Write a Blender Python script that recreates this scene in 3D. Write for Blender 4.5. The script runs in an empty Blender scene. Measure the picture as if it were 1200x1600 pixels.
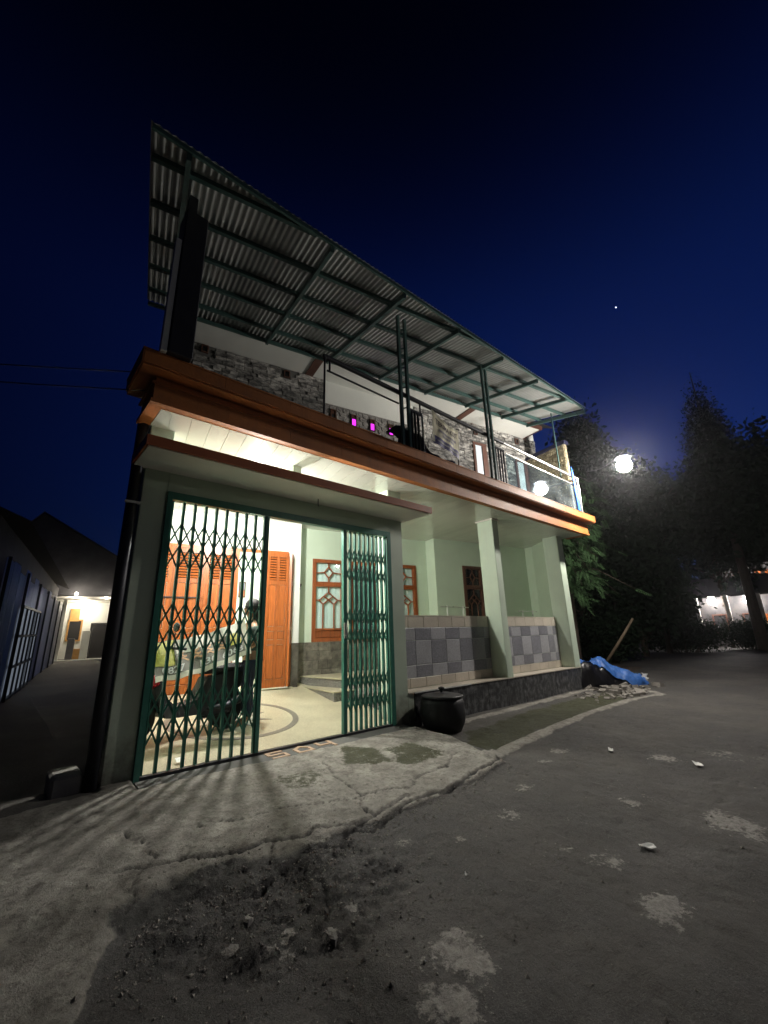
import bpy, bmesh, math, random
import numpy as np
from mathutils import Vector, Matrix

random.seed(7)
rng = np.random.default_rng(11)
scene = bpy.context.scene
COL = scene.collection
rad = math.radians

# ------------------------------------------------------------------ camera
yaw, pitch, roll = rad(42.134), rad(16.491), rad(-1.699)
cy, sy, cp, sp = math.cos(yaw), math.sin(yaw), math.cos(pitch), math.sin(pitch)
fw = Vector((sy * cp, cy * cp, sp)); rt = Vector((cy, -sy, 0)); up = rt.cross(fw)
rt2 = rt * math.cos(roll) + up * math.sin(roll)
up2 = up * math.cos(roll) - rt * math.sin(roll)
camd = bpy.data.cameras.new('camera'); cam = bpy.data.objects.new('camera', camd); COL.objects.link(cam)
cam.matrix_world = Matrix(((rt2.x, up2.x, -fw.x, -1.167), (rt2.y, up2.y, -fw.y, -4.724),
                           (rt2.z, up2.z, -fw.z, 1.17), (0, 0, 0, 1)))
camd.sensor_width = 36; camd.lens = 656.37 / 1600 * 36
camd.clip_start = .05; camd.clip_end = 3000
scene.camera = cam

# ------------------------------------------------------------------ world, exposure
world = bpy.data.worlds.new('World'); scene.world = world; world.use_nodes = True
wn = world.node_tree; wn.nodes.clear()
wo = wn.nodes.new('ShaderNodeOutputWorld'); wb = wn.nodes.new('ShaderNodeBackground')
sky = wn.nodes.new('ShaderNodeTexSky'); sky.sky_type = 'NISHITA'; sky.sun_disc = False
sky.sun_elevation = rad(-3.5); sky.sun_rotation = rad(75)
sky.air_density = 1.0; sky.dust_density = .3; sky.ozone_density = 4.0
tint = wn.nodes.new('ShaderNodeMix'); tint.data_type = 'RGBA'; tint.blend_type = 'MULTIPLY'; tint.inputs[0].default_value = 1
tint.inputs[7].default_value = (.22, .62, 1.0, 1)
wn.links.new(sky.outputs[0], tint.inputs[6]); 
tc = wn.nodes.new('ShaderNodeTexCoord'); dt = wn.nodes.new('ShaderNodeVectorMath'); dt.operation = 'DOT_PRODUCT'
dt.inputs[1].default_value = (.725, .31, .616); wn.links.new(tc.outputs['Generated'], dt.inputs[0])
sx_ = wn.nodes.new('ShaderNodeSeparateXYZ'); wn.links.new(tc.outputs['Generated'], sx_.inputs[0])
g1 = wn.nodes.new('ShaderNodeMapRange'); g1.interpolation_type = 'SMOOTHSTEP'
for i_, v_ in enumerate((.1, 1.0, .32, 1.5)): g1.inputs[i_ + 1].default_value = v_
wn.links.new(dt.outputs['Value'], g1.inputs[0])
g2 = wn.nodes.new('ShaderNodeMapRange'); g2.interpolation_type = 'SMOOTHSTEP'
for i_, v_ in enumerate((.58, .93, 1.0, .10)): g2.inputs[i_ + 1].default_value = v_
wn.links.new(sx_.outputs[2], g2.inputs[0])
gm = wn.nodes.new('ShaderNodeMath'); gm.operation = 'MULTIPLY'; wn.links.new(g1.outputs[0], gm.inputs[0]); wn.links.new(g2.outputs[0], gm.inputs[1])
gs = wn.nodes.new('ShaderNodeVectorMath'); gs.operation = 'SCALE'; wn.links.new(tint.outputs[2], gs.inputs[0]); wn.links.new(gm.outputs[0], gs.inputs['Scale'])
wn.links.new(gs.outputs[0], wb.inputs[0])
wb.inputs[1].default_value = .28
wn.links.new(wb.outputs[0], wo.inputs[0])
scene.view_settings.view_transform = 'Standard'
scene.view_settings.look = 'None'
scene.view_settings.exposure = 1.1
scene.view_settings.gamma = 1
scene.view_settings.use_curve_mapping = False
scene.render.engine = 'CYCLES'
scene.cycles.use_denoising = True
scene.cycles.max_bounces = 8
scene.cycles.transparent_max_bounces = 16
scene.cycles.sample_clamp_indirect = 4.0

CARPORT_W, STREET_W, ROOM_W, ALLEY_W, FAR_W, STREET2_W = 180, 420, 95, 44, 90, 34

# ------------------------------------------------------------------ materials
def new_mat(name):
    m = bpy.data.materials.new(name); m.use_nodes = True
    nt = m.node_tree; nt.nodes.clear()
    out = nt.nodes.new('ShaderNodeOutputMaterial')
    return m, nt, out

def N(nt, t, **kw):
    n = nt.nodes.new(t)
    for k, v in kw.items(): setattr(n, k, v)
    return n

def paint(name, col, rough=.6, var=.12, scale=3.0, bump=.15, bscale=60, metallic=0, spec=.5, rnd=0.0, dirt=None, stretch=None, coat=0, local=False, trans=0, streak=0, grime=0):
    """a painted / cast surface: base colour broken up by two noises, fine bump, per-object variation"""
    m, nt, out = new_mat(name); L = nt.links.new
    b = N(nt, 'ShaderNodeBsdfPrincipled'); L(b.outputs[0], out.inputs[0])
    if local: pos = N(nt, 'ShaderNodeTexCoord').outputs['Object']
    else: pos = N(nt, 'ShaderNodeNewGeometry').outputs['Position']
    if stretch:
        mp = N(nt, 'ShaderNodeMapping'); mp.inputs['Scale'].default_value = stretch
        L(pos, mp.inputs[0]); pos = mp.outputs[0]
    n1 = N(nt, 'ShaderNodeTexNoise'); n1.inputs['Scale'].default_value = scale; n1.inputs['Detail'].default_value = 6
    n1.inputs['Roughness'].default_value = .6
    L(pos, n1.inputs['Vector'])
    r = N(nt, 'ShaderNodeMapRange'); r.inputs[1].default_value = .3; r.inputs[2].default_value = .7
    r.inputs[3].default_value = 1 - var; r.inputs[4].default_value = 1 + var
    L(n1.outputs[0], r.inputs[0])
    fac = r.outputs[0]
    if rnd:
        oi = N(nt, 'ShaderNodeObjectInfo')
        r2 = N(nt, 'ShaderNodeMapRange'); r2.inputs[3].default_value = 1 - rnd; r2.inputs[4].default_value = 1 + rnd
        L(oi.outputs['Random'], r2.inputs[0])
        mu = N(nt, 'ShaderNodeMath', operation='MULTIPLY'); L(fac, mu.inputs[0]); L(r2.outputs[0], mu.inputs[1]); fac = mu.outputs[0]
    vm = N(nt, 'ShaderNodeVectorMath', operation='SCALE'); vm.inputs[0].default_value = col
    L(fac, vm.inputs['Scale'])
    colout = vm.outputs[0]
    if dirt:
        dcol, dscale, lo, hi = dirt
        n3 = N(nt, 'ShaderNodeTexNoise'); n3.inputs['Scale'].default_value = dscale; n3.inputs['Detail'].default_value = 8
        n3.inputs['Roughness'].default_value = .7
        L(pos, n3.inputs['Vector'])
        r3 = N(nt, 'ShaderNodeMapRange'); r3.inputs[1].default_value = lo; r3.inputs[2].default_value = hi; r3.clamp = True
        L(n3.outputs[0], r3.inputs[0])
        mx = N(nt, 'ShaderNodeMix', data_type='RGBA'); L(r3.outputs[0], mx.inputs[0]); L(colout, mx.inputs[6]); mx.inputs[7].default_value = (*dcol, 1)
        colout = mx.outputs[2]
    gpos = N(nt, 'ShaderNodeNewGeometry').outputs['Position']
    if streak:                                        # rain streaks running down the face
        mp2 = N(nt, 'ShaderNodeMapping'); mp2.inputs['Scale'].default_value = (9, 9, .5); L(gpos, mp2.inputs[0])
        n5 = N(nt, 'ShaderNodeTexNoise'); n5.inputs['Scale'].default_value = 1.0; n5.inputs['Detail'].default_value = 7; n5.inputs['Roughness'].default_value = .7; L(mp2.outputs[0], n5.inputs['Vector'])
        r5 = N(nt, 'ShaderNodeMapRange'); r5.inputs[1].default_value = .5; r5.inputs[2].default_value = .85; r5.inputs[3].default_value = 0; r5.inputs[4].default_value = streak; L(n5.outputs[0], r5.inputs[0])
        mx = N(nt, 'ShaderNodeMix', data_type='RGBA'); L(r5.outputs[0], mx.inputs[0]); L(colout, mx.inputs[6]); mx.inputs[7].default_value = (col[0] * .3, col[1] * .32, col[2] * .35, 1); colout = mx.outputs[2]
    if grime:                                         # splash dirt and scuffs near the ground
        sx = N(nt, 'ShaderNodeSeparateXYZ'); L(gpos, sx.inputs[0])
        n6 = N(nt, 'ShaderNodeTexNoise'); n6.inputs['Scale'].default_value = 7; n6.inputs['Detail'].default_value = 8; n6.inputs['Roughness'].default_value = .7; L(gpos, n6.inputs['Vector'])
        r6 = N(nt, 'ShaderNodeMapRange'); r6.inputs[1].default_value = -.15; r6.inputs[2].default_value = .55; r6.inputs[3].default_value = .75; r6.inputs[4].default_value = .0; L(sx.outputs[2], r6.inputs[0])
        ad = N(nt, 'ShaderNodeMath', operation='ADD'); L(r6.outputs[0], ad.inputs[0]); L(n6.outputs[0], ad.inputs[1])
        r7 = N(nt, 'ShaderNodeMapRange'); r7.inputs[1].default_value = .62; r7.inputs[2].default_value = 1.1; r7.inputs[3].default_value = 0; r7.inputs[4].default_value = grime; L(ad.outputs[0], r7.inputs[0])
        mx = N(nt, 'ShaderNodeMix', data_type='RGBA'); L(r7.outputs[0], mx.inputs[0]); L(colout, mx.inputs[6]); mx.inputs[7].default_value = (.16, .15, .12, 1); colout = mx.outputs[2]
    L(colout, b.inputs['Base Color'])
    if trans:
        tr_ = N(nt, 'ShaderNodeBsdfTranslucent'); L(colout, tr_.inputs[0]); ms = N(nt, 'ShaderNodeMixShader'); ms.inputs[0].default_value = trans
        L(b.outputs[0], ms.inputs[1]); L(tr_.outputs[0], ms.inputs[2]); L(ms.outputs[0], out.inputs[0])
    rr = N(nt, 'ShaderNodeMapRange'); rr.inputs[3].default_value = max(rough - .08, .03); rr.inputs[4].default_value = min(rough + .1, 1)
    L(n1.outputs[0], rr.inputs[0]); L(rr.outputs[0], b.inputs['Roughness'])
    b.inputs['Metallic'].default_value = metallic
    b.inputs['Specular IOR Level'].default_value = spec
    if coat: b.inputs['Coat Weight'].default_value = coat; b.inputs['Coat Roughness'].default_value = .1
    if bump:
        n2 = N(nt, 'ShaderNodeTexNoise'); n2.inputs['Scale'].default_value = bscale; n2.inputs['Detail'].default_value = 4
        L(pos, n2.inputs['Vector'])
        bp = N(nt, 'ShaderNodeBump'); bp.inputs['Strength'].default_value = bump; bp.inputs['Distance'].default_value = .01
        L(n2.outputs[0], bp.inputs['Height']); L(bp.outputs[0], b.inputs['Normal'])
    return m

def emitter(name, col, s):
    m, nt, out = new_mat(name)
    e = N(nt, 'ShaderNodeEmission'); e.inputs[0].default_value = (*col, 1); e.inputs[1].default_value = s
    nt.links.new(e.outputs[0], out.inputs[0]); return m
LAMP_COL = {}
def globe(name, key, col, s=7):
    """lit translucent lamp globe: it glows and lets the filament's light (a point lamp at its centre) through"""
    m, nt, out = new_mat(name); LAMP_COL[key] = col
    e = N(nt, 'ShaderNodeEmission'); e.inputs[0].default_value = (*col, 1); e.inputs[1].default_value = s
    t = N(nt, 'ShaderNodeBsdfTransparent'); a = N(nt, 'ShaderNodeAddShader')
    nt.links.new(e.outputs[0], a.inputs[0]); nt.links.new(t.outputs[0], a.inputs[1]); nt.links.new(a.outputs[0], out.inputs[0])
    m.cycles.emission_sampling = 'NONE'; return m
def filament(parent, key, watts, r, c=(0, 0, 0)):
    d = bpy.data.lights.new('filament', 'POINT'); d.energy = watts; d.color = LAMP_COL[key]; d.shadow_soft_size = r
    o = bpy.data.objects.new('filament', d); COL.objects.link(o); o.parent = parent; o.location = c; return o

def thin_glass(name, tint, refl=.12):
    m, nt, out = new_mat(name); L = nt.links.new
    t = N(nt, 'ShaderNodeBsdfTransparent'); t.inputs[0].default_value = (*tint, 1)
    g = N(nt, 'ShaderNodeBsdfGlossy'); g.inputs['Roughness'].default_value = .03; g.inputs[0].default_value = (.9, .95, 1, 1)
    lw = N(nt, 'ShaderNodeLayerWeight'); lw.inputs[0].default_value = .5
    mr = N(nt, 'ShaderNodeMapRange'); mr.inputs[3].default_value = refl; mr.inputs[4].default_value = .9
    pw = N(nt, 'ShaderNodeMath', operation='POWER'); pw.inputs[1].default_value = 3.5; L(lw.outputs['Facing'], pw.inputs[0]); L(pw.outputs[0], mr.inputs[0])
    n = N(nt, 'ShaderNodeTexNoise'); n.inputs['Scale'].default_value = 2.5; n.inputs['Detail'].default_value = 6
    gp = N(nt, 'ShaderNodeNewGeometry'); L(gp.outputs['Position'], n.inputs['Vector'])
    d = N(nt, 'ShaderNodeBsdfDiffuse'); d.inputs[0].default_value = (.7, .75, .75, 1)
    r2 = N(nt, 'ShaderNodeMapRange'); r2.inputs[1].default_value = .4; r2.inputs[2].default_value = .8; r2.inputs[3].default_value = .02; r2.inputs[4].default_value = .14
    L(n.outputs[0], r2.inputs[0])
    m1 = N(nt, 'ShaderNodeMixShader'); L(r2.outputs[0], m1.inputs[0]); L(t.outputs[0], m1.inputs[1]); L(d.outputs[0], m1.inputs[2])
    m2 = N(nt, 'ShaderNodeMixShader'); L(mr.outputs[0], m2.inputs[0]); L(m1.outputs[0], m2.inputs[1]); L(g.outputs[0], m2.inputs[2])
    L(m2.outputs[0], out.inputs[0]); return m

def leaf_mat(name, col, var=.45):
    m, nt, out = new_mat(name); L = nt.links.new
    b = N(nt, 'ShaderNodeBsdfPrincipled')
    g = N(nt, 'ShaderNodeNewGeometry')
    n = N(nt, 'ShaderNodeTexNoise'); n.inputs['Scale'].default_value = 1.6; n.inputs['Detail'].default_value = 8; n.inputs['Roughness'].default_value = .75
    L(g.outputs['Position'], n.inputs['Vector'])
    r = N(nt, 'ShaderNodeMapRange'); r.inputs[1].default_value = .3; r.inputs[2].default_value = .7; r.inputs[3].default_value = 1 - var; r.inputs[4].default_value = 1 + var
    L(n.outputs[0], r.inputs[0])
    v = N(nt, 'ShaderNodeVectorMath', operation='SCALE'); v.inputs[0].default_value = col; L(r.outputs[0], v.inputs['Scale'])
    L(v.outputs[0], b.inputs['Base Color']); b.inputs['Roughness'].default_value = .8; b.inputs['Specular IOR Level'].default_value = .15
    t = N(nt, 'ShaderNodeBsdfTranslucent'); L(v.outputs[0], t.inputs[0])
    mx = N(nt, 'ShaderNodeMixShader'); mx.inputs[0].default_value = .25
    L(b.outputs[0], mx.inputs[1]); L(t.outputs[0], mx.inputs[2]); L(mx.outputs[0], out.inputs[0]); return m

def wood_mat(name, col, grain=(14, 14, 1.2), rough=.35):
    m, nt, out = new_mat(name); L = nt.links.new
    b = N(nt, 'ShaderNodeBsdfPrincipled'); L(b.outputs[0], out.inputs[0])
    g = N(nt, 'ShaderNodeNewGeometry'); mp = N(nt, 'ShaderNodeMapping'); mp.inputs['Scale'].default_value = grain
    L(g.outputs['Position'], mp.inputs[0])
    n = N(nt, 'ShaderNodeTexNoise'); n.inputs['Scale'].default_value = 2.5; n.inputs['Detail'].default_value = 8; n.inputs['Distortion'].default_value = 1.2
    L(mp.outputs[0], n.inputs['Vector'])
    oi = N(nt, 'ShaderNodeObjectInfo')
    r2 = N(nt, 'ShaderNodeMapRange'); r2.inputs[3].default_value = .85; r2.inputs[4].default_value = 1.12; L(oi.outputs['Random'], r2.inputs[0])
    r = N(nt, 'ShaderNodeMapRange'); r.inputs[1].default_value = .3; r.inputs[2].default_value = .7; r.inputs[3].default_value = .65; r.inputs[4].default_value = 1.25
    L(n.outputs[0], r.inputs[0])
    mu = N(nt, 'ShaderNodeMath', operation='MULTIPLY'); L(r.outputs[0], mu.inputs[0]); L(r2.outputs[0], mu.inputs[1])
    v = N(nt, 'ShaderNodeVectorMath', operation='SCALE'); v.inputs[0].default_value = col; L(mu.outputs[0], v.inputs['Scale'])
    L(v.outputs[0], b.inputs['Base Color']); b.inputs['Roughness'].default_value = rough
    bp = N(nt, 'ShaderNodeBump'); bp.inputs['Strength'].default_value = .12; bp.inputs['Distance'].default_value = .004
    L(n.outputs[0], bp.inputs['Height']); L(bp.outputs[0], b.inputs['Normal'])
    return m

def speckle(name, c0, c1, scale=55, rough=.35, rnd=.12, stretch=(1, 1, 1), lo=.42, hi=.6):
    """granite / terrazzo: two colours mixed by a fine noise, per-piece variation"""
    m, nt, out = new_mat(name); L = nt.links.new
    b = N(nt, 'ShaderNodeBsdfPrincipled'); L(b.outputs[0], out.inputs[0])
    g = N(nt, 'ShaderNodeNewGeometry'); mp = N(nt, 'ShaderNodeMapping'); mp.inputs['Scale'].default_value = stretch
    L(g.outputs['Position'], mp.inputs[0])
    n = N(nt, 'ShaderNodeTexNoise'); n.inputs['Scale'].default_value = scale; n.inputs['Detail'].default_value = 5; n.inputs['Roughness'].default_value = .7
    L(mp.outputs[0], n.inputs['Vector'])
    r = N(nt, 'ShaderNodeMapRange'); r.inputs[1].default_value = lo; r.inputs[2].default_value = hi; L(n.outputs[0], r.inputs[0])
    mx = N(nt, 'ShaderNodeMix', data_type='RGBA'); L(r.outputs[0], mx.inputs[0]); mx.inputs[6].default_value = (*c0, 1); mx.inputs[7].default_value = (*c1, 1)
    oi = N(nt, 'ShaderNodeObjectInfo')
    r2 = N(nt, 'ShaderNodeMapRange'); r2.inputs[3].default_value = 1 - rnd; r2.inputs[4].default_value = 1 + rnd; L(oi.outputs['Random'], r2.inputs[0])
    n2 = N(nt, 'ShaderNodeTexNoise'); n2.inputs['Scale'].default_value = 1.7; n2.inputs['Detail'].default_value = 5
    L(g.outputs['Position'], n2.inputs['Vector'])
    r3 = N(nt, 'ShaderNodeMapRange'); r3.inputs[1].default_value = .3; r3.inputs[2].default_value = .7; r3.inputs[3].default_value = .82; r3.inputs[4].default_value = 1.12; L(n2.outputs[0], r3.inputs[0])
    mu = N(nt, 'ShaderNodeMath', operation='MULTIPLY'); L(r2.outputs[0], mu.inputs[0]); L(r3.outputs[0], mu.inputs[1])
    v = N(nt, 'ShaderNodeVectorMath', operation='SCALE'); L(mx.outputs[2], v.inputs[0]); L(mu.outputs[0], v.inputs['Scale'])
    L(v.outputs[0], b.inputs['Base Color']); b.inputs['Roughness'].default_value = rough
    return m

M = {}
M['mint'] = paint('mint wall paint', (.54, .64, .51), .55, .06, 1.3, .12, 25, dirt=((.40, .45, .36), 2.2, .62, .95))
M['mint_dark'] = paint('mint column paint', (.52, .62, .50), .5, .08, 1.3, .15, 25, streak=.16, grime=.9)
M['cream'] = paint('cream soffit', (.74, .72, .66), .6, .07, 1.5, .05, 40)
M['white'] = paint('white plaster', (.72, .74, .70), .6, .06, 1.2, .06, 40)
M['room'] = paint('room wall', (.74, .80, .72), .6, .04, 1.2, .05, 40)
M['pvc'] = paint('glossy ceiling strip', (.60, .62, .56), .16, .05, 1.0, .02, 20, spec=.6, rnd=.06)
M['orange'] = paint('orange cornice paint', (.42, .145, .032), .62, .2, 1.6, .25, 30, dirt=((.26, .11, .045), 3.0, .52, .8), rnd=.07, streak=.5)
M['terracotta'] = paint('terracotta trim', (.42, .13, .05), .45, .12, 2.5, .1, 50)
M['wood'] = wood_mat('varnished orange wood', (.40, .11, .025))
M['wood_win'] = wood_mat('red brown window wood', (.27, .075, .022))
M['wood_dark'] = wood_mat('dark brown wood', (.10, .045, .03))
M['gate'] = paint('green gate enamel', (.045, .19, .145), .34, .15, 6, .06, 80, spec=.5)
M['granite'] = speckle('dark grey plinth granite', (.035, .037, .04), (.18, .185, .19), 11, .35, .1, (1, 1, .8), .45, .66)
M['tile_dark'] = speckle('grey blue wall tile', (.16, .163, .185), (.28, .285, .315), 70, .4, .1)
M['tile_light'] = speckle('pale grey wall tile', (.30, .305, .33), (.43, .435, .46), 70, .4, .08)
M['tile_beige'] = speckle('beige border tile', (.50, .45, .37), (.58, .53, .45), 60, .4, .05)
M['tile_stone'] = speckle('dark brown stone wall tile', (.06, .055, .045), (.22, .20, .165), 9, .5, .3, (1, 1, 1), .35, .75)
M['terrazzo'] = speckle('cream terrazzo', (.40, .36, .25), (.56, .52, .38), 60, .35, .04)
M['terrazzo_ring'] = speckle('dark terrazzo inlay', (.13, .12, .10), (.24, .22, .18), 60, .35, .04)
M['step'] = speckle('grey step riser', (.10, .10, .095), (.26, .25, .23), 50, .5, .05)
M['grout'] = paint('dark grout', (.10, .10, .095), .8, .15, 6, .2, 90)
M['splitstone'] = speckle('split stone cladding', (.06, .06, .06), (.50, .49, .46), 7, .75, .55, (1, 1, 2.5), .38, .66)
M['fish'] = speckle('scale tile', (.16, .15, .145), (.34, .33, .31), 20, .5, .15)
M['zinc'] = paint('zinc roof sheet', (.44, .46, .45), .5, .12, 2, .03, 60, metallic=.3, rnd=.06)
M['steel_green'] = paint('green painted steel', (.05, .11, .10), .5, .15, 6, .05, 60)
M['steel_dark'] = paint('dark steel', (.03, .032, .04), .45, .15, 6, .05, 60, metallic=.4)
M['silver'] = paint('brushed stainless steel', (.62, .62, .60), .28, .06, 8, .03, 80, metallic=.9)
M['brown'] = paint('brown fascia', (.11, .05, .035), .55, .12, 4, .1, 60)
M['black_plastic'] = paint('black plastic', (.012, .012, .014), .58, .2, 6, .06, 60, local=True)
M['lid'] = paint('dark grey bin lid', (.035, .035, .038), .45, .2, 6, .06, 60, local=True)
M['rubber'] = paint('tyre rubber', (.012, .012, .012), .75, .2, 10, .2, 90)
M['red'] = paint('red plastic', (.45, .02, .03), .3, .08, 6, 0)
M['chrome'] = paint('chrome', (.75, .76, .78), .12, .03, 8, 0, metallic=1)
M['tarp'] = paint('blue tarpaulin', (.035, .125, .40), .5, .3, 5, .8, 9)
M['tarp_black'] = paint('black tarpaulin', (.008, .008, .01), .35, .2, 5, .3, 30)
M['navy'] = paint('dark navy cloth', (.012, .014, .045), .8, .25, 8, .2, 60)
M['blue_paint'] = paint('bright blue cloth', (.015, .13, .62), .5, .12, 6, .1, 60)
M['banner_base'] = paint('tan printed vinyl', (.72, .68, .50), .45, .2, 6, .1, 20)
M['banner_navy'] = paint('navy printed vinyl', (.05, .047, .15), .45, .2, 6, .1, 20)
M['banner_edge'] = paint('pale vinyl hem', (.58, .57, .45), .5, .12, 6, .1, 20, trans=.35)
M['ink'] = paint('dark brown ink', (.05, .03, .03), .5, .1, 6, 0)
M['ink_white'] = paint('white ink', (.62, .63, .60), .5, .1, 6, 0, trans=.35)
M['ink_grey'] = paint('grey ink', (.18, .18, .24), .5, .1, 6, 0)
M['ink_orange'] = paint('pale orange ink', (.62, .36, .20), .5, .15, 12, 0, trans=.35)
M['ink_yellow'] = paint('yellow green ink', (.52, .50, .10), .5, .35, 14, 0, trans=.35)
M['vinyl_dark'] = paint('dark printed vinyl', (.15, .15, .125), .45, .3, 9, .1, 20, trans=.35)
M['vinyl_white'] = paint('white vinyl', (.66, .67, .58), .45, .12, 9, .1, 20, trans=.35)
M['skin'] = paint('skin', (.32, .17, .10), .5, .06, 20, .05, 80)
M['hair'] = paint('black hair', (.012, .010, .010), .55, .3, 40, .4, 120)
M['shirt'] = paint('grey green cotton', (.075, .10, .085), .85, .15, 14, .3, 120)
M['trousers'] = paint('dark blue denim', (.014, .02, .045), .85, .2, 14, .3, 120)
M['concrete'] = paint('raw concrete', (.26, .25, .23), .85, .2, 4, .4, 40)
M['brick_old'] = speckle('old block wall', (.20, .17, .10), (.42, .37, .25), 25, .8, .25)
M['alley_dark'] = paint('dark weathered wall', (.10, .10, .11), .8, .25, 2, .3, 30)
M['alley_zinc'] = paint('weathered zinc fence', (.60, .60, .66), .4, .2, 3, .1, 40, metallic=.2, rnd=.15, stretch=(3, 3, .5))
M['pale_panel'] = paint('pale blue grey panel', (.62, .70, .76), .3, .15, 4, .05, 40, rnd=.1)
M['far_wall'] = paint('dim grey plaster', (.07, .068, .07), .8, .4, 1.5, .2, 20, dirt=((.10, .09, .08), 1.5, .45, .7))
M['roof_tile'] = paint('dark roof tiles', (.035, .03, .032), .8, .25, 4, .4, 30)
M['yellow'] = paint('yellow paint', (.50, .27, .08), .5, .15, 6, .05, 40)
M['bark'] = paint('bark', (.055, .042, .03), .9, .3, 8, .6, 40, stretch=(3, 3, .6))
M['bamboo'] = paint('weathered bamboo', (.17, .13, .085), .7, .2, 8, .1, 60)
M['paper'] = paint('white litter', (.88, .88, .85), .7, .08, 20, .2, 60)
M['rubble'] = paint('broken concrete rubble', (.30, .28, .25), .9, .35, 5, .5, 40, rnd=.2)
M['leaf'] = leaf_mat('pinnate leaves', (.055, .11, .045))
M['leaf_dark'] = leaf_mat('dark leaves', (.018, .034, .018))
M['leaf_conifer'] = leaf_mat('conifer needles', (.012, .022, .014))
M['glass'] = thin_glass('window glass', (.93, .97, .96), .04)
M['glass_rail'] = thin_glass('balcony glass', (.80, .90, .90), .16)
M['curtain'] = paint('pale teal curtain', (.66, .82, .78), .8, .06, 3, .1, 40, stretch=(6, 6, .4))
M['night'] = paint('unlit interior', (.02, .02, .022), .9, .1, 3, 0)
M['magenta'] = emitter('magenta lit vent', (.62, .03, .75), 1.1)
M['bulb'] = globe('carport bulb', 'bulb', (1.0, .96, .90))
M['bulb_street'] = globe('street lamp bulb', 'bulb_street', (1.0, .93, .85))
M['bulb_street_far'] = globe('far street lamp bulb', 'bulb_street_far', (1.0, .93, .84))
M['bulb_room'] = globe('room bulb', 'bulb_room', (.93, 1.0, .94))
M['bulb_alley'] = globe('alley bulb', 'bulb_alley', (1.0, .88, .70))
M['bulb_added'] = globe('added alley bulb', 'bulb_added', (.92, .94, 1.0))
M['bulb_far'] = globe('far house bulb', 'bulb_far', (1.0, .93, .90))
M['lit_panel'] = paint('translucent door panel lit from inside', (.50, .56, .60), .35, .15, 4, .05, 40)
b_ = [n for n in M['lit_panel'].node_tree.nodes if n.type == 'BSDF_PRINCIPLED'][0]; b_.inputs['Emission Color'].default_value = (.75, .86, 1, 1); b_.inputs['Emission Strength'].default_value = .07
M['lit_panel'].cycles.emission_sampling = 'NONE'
M['star'] = emitter('star', (.8, .85, 1), 1.6)

# ------------------------------------------------------------------ helpers
A = rad(11.233); CA, SA = math.cos(A), math.sin(A)
def H(u, v, z=0.0):                                   # house frame -> world
    return Vector((u * CA + v * SA, -u * SA + v * CA, z))
def uv_of(x, y): return (x * CA - y * SA, x * SA + y * CA)
RH = Matrix.Rotation(-A, 4, 'Z')

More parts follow.
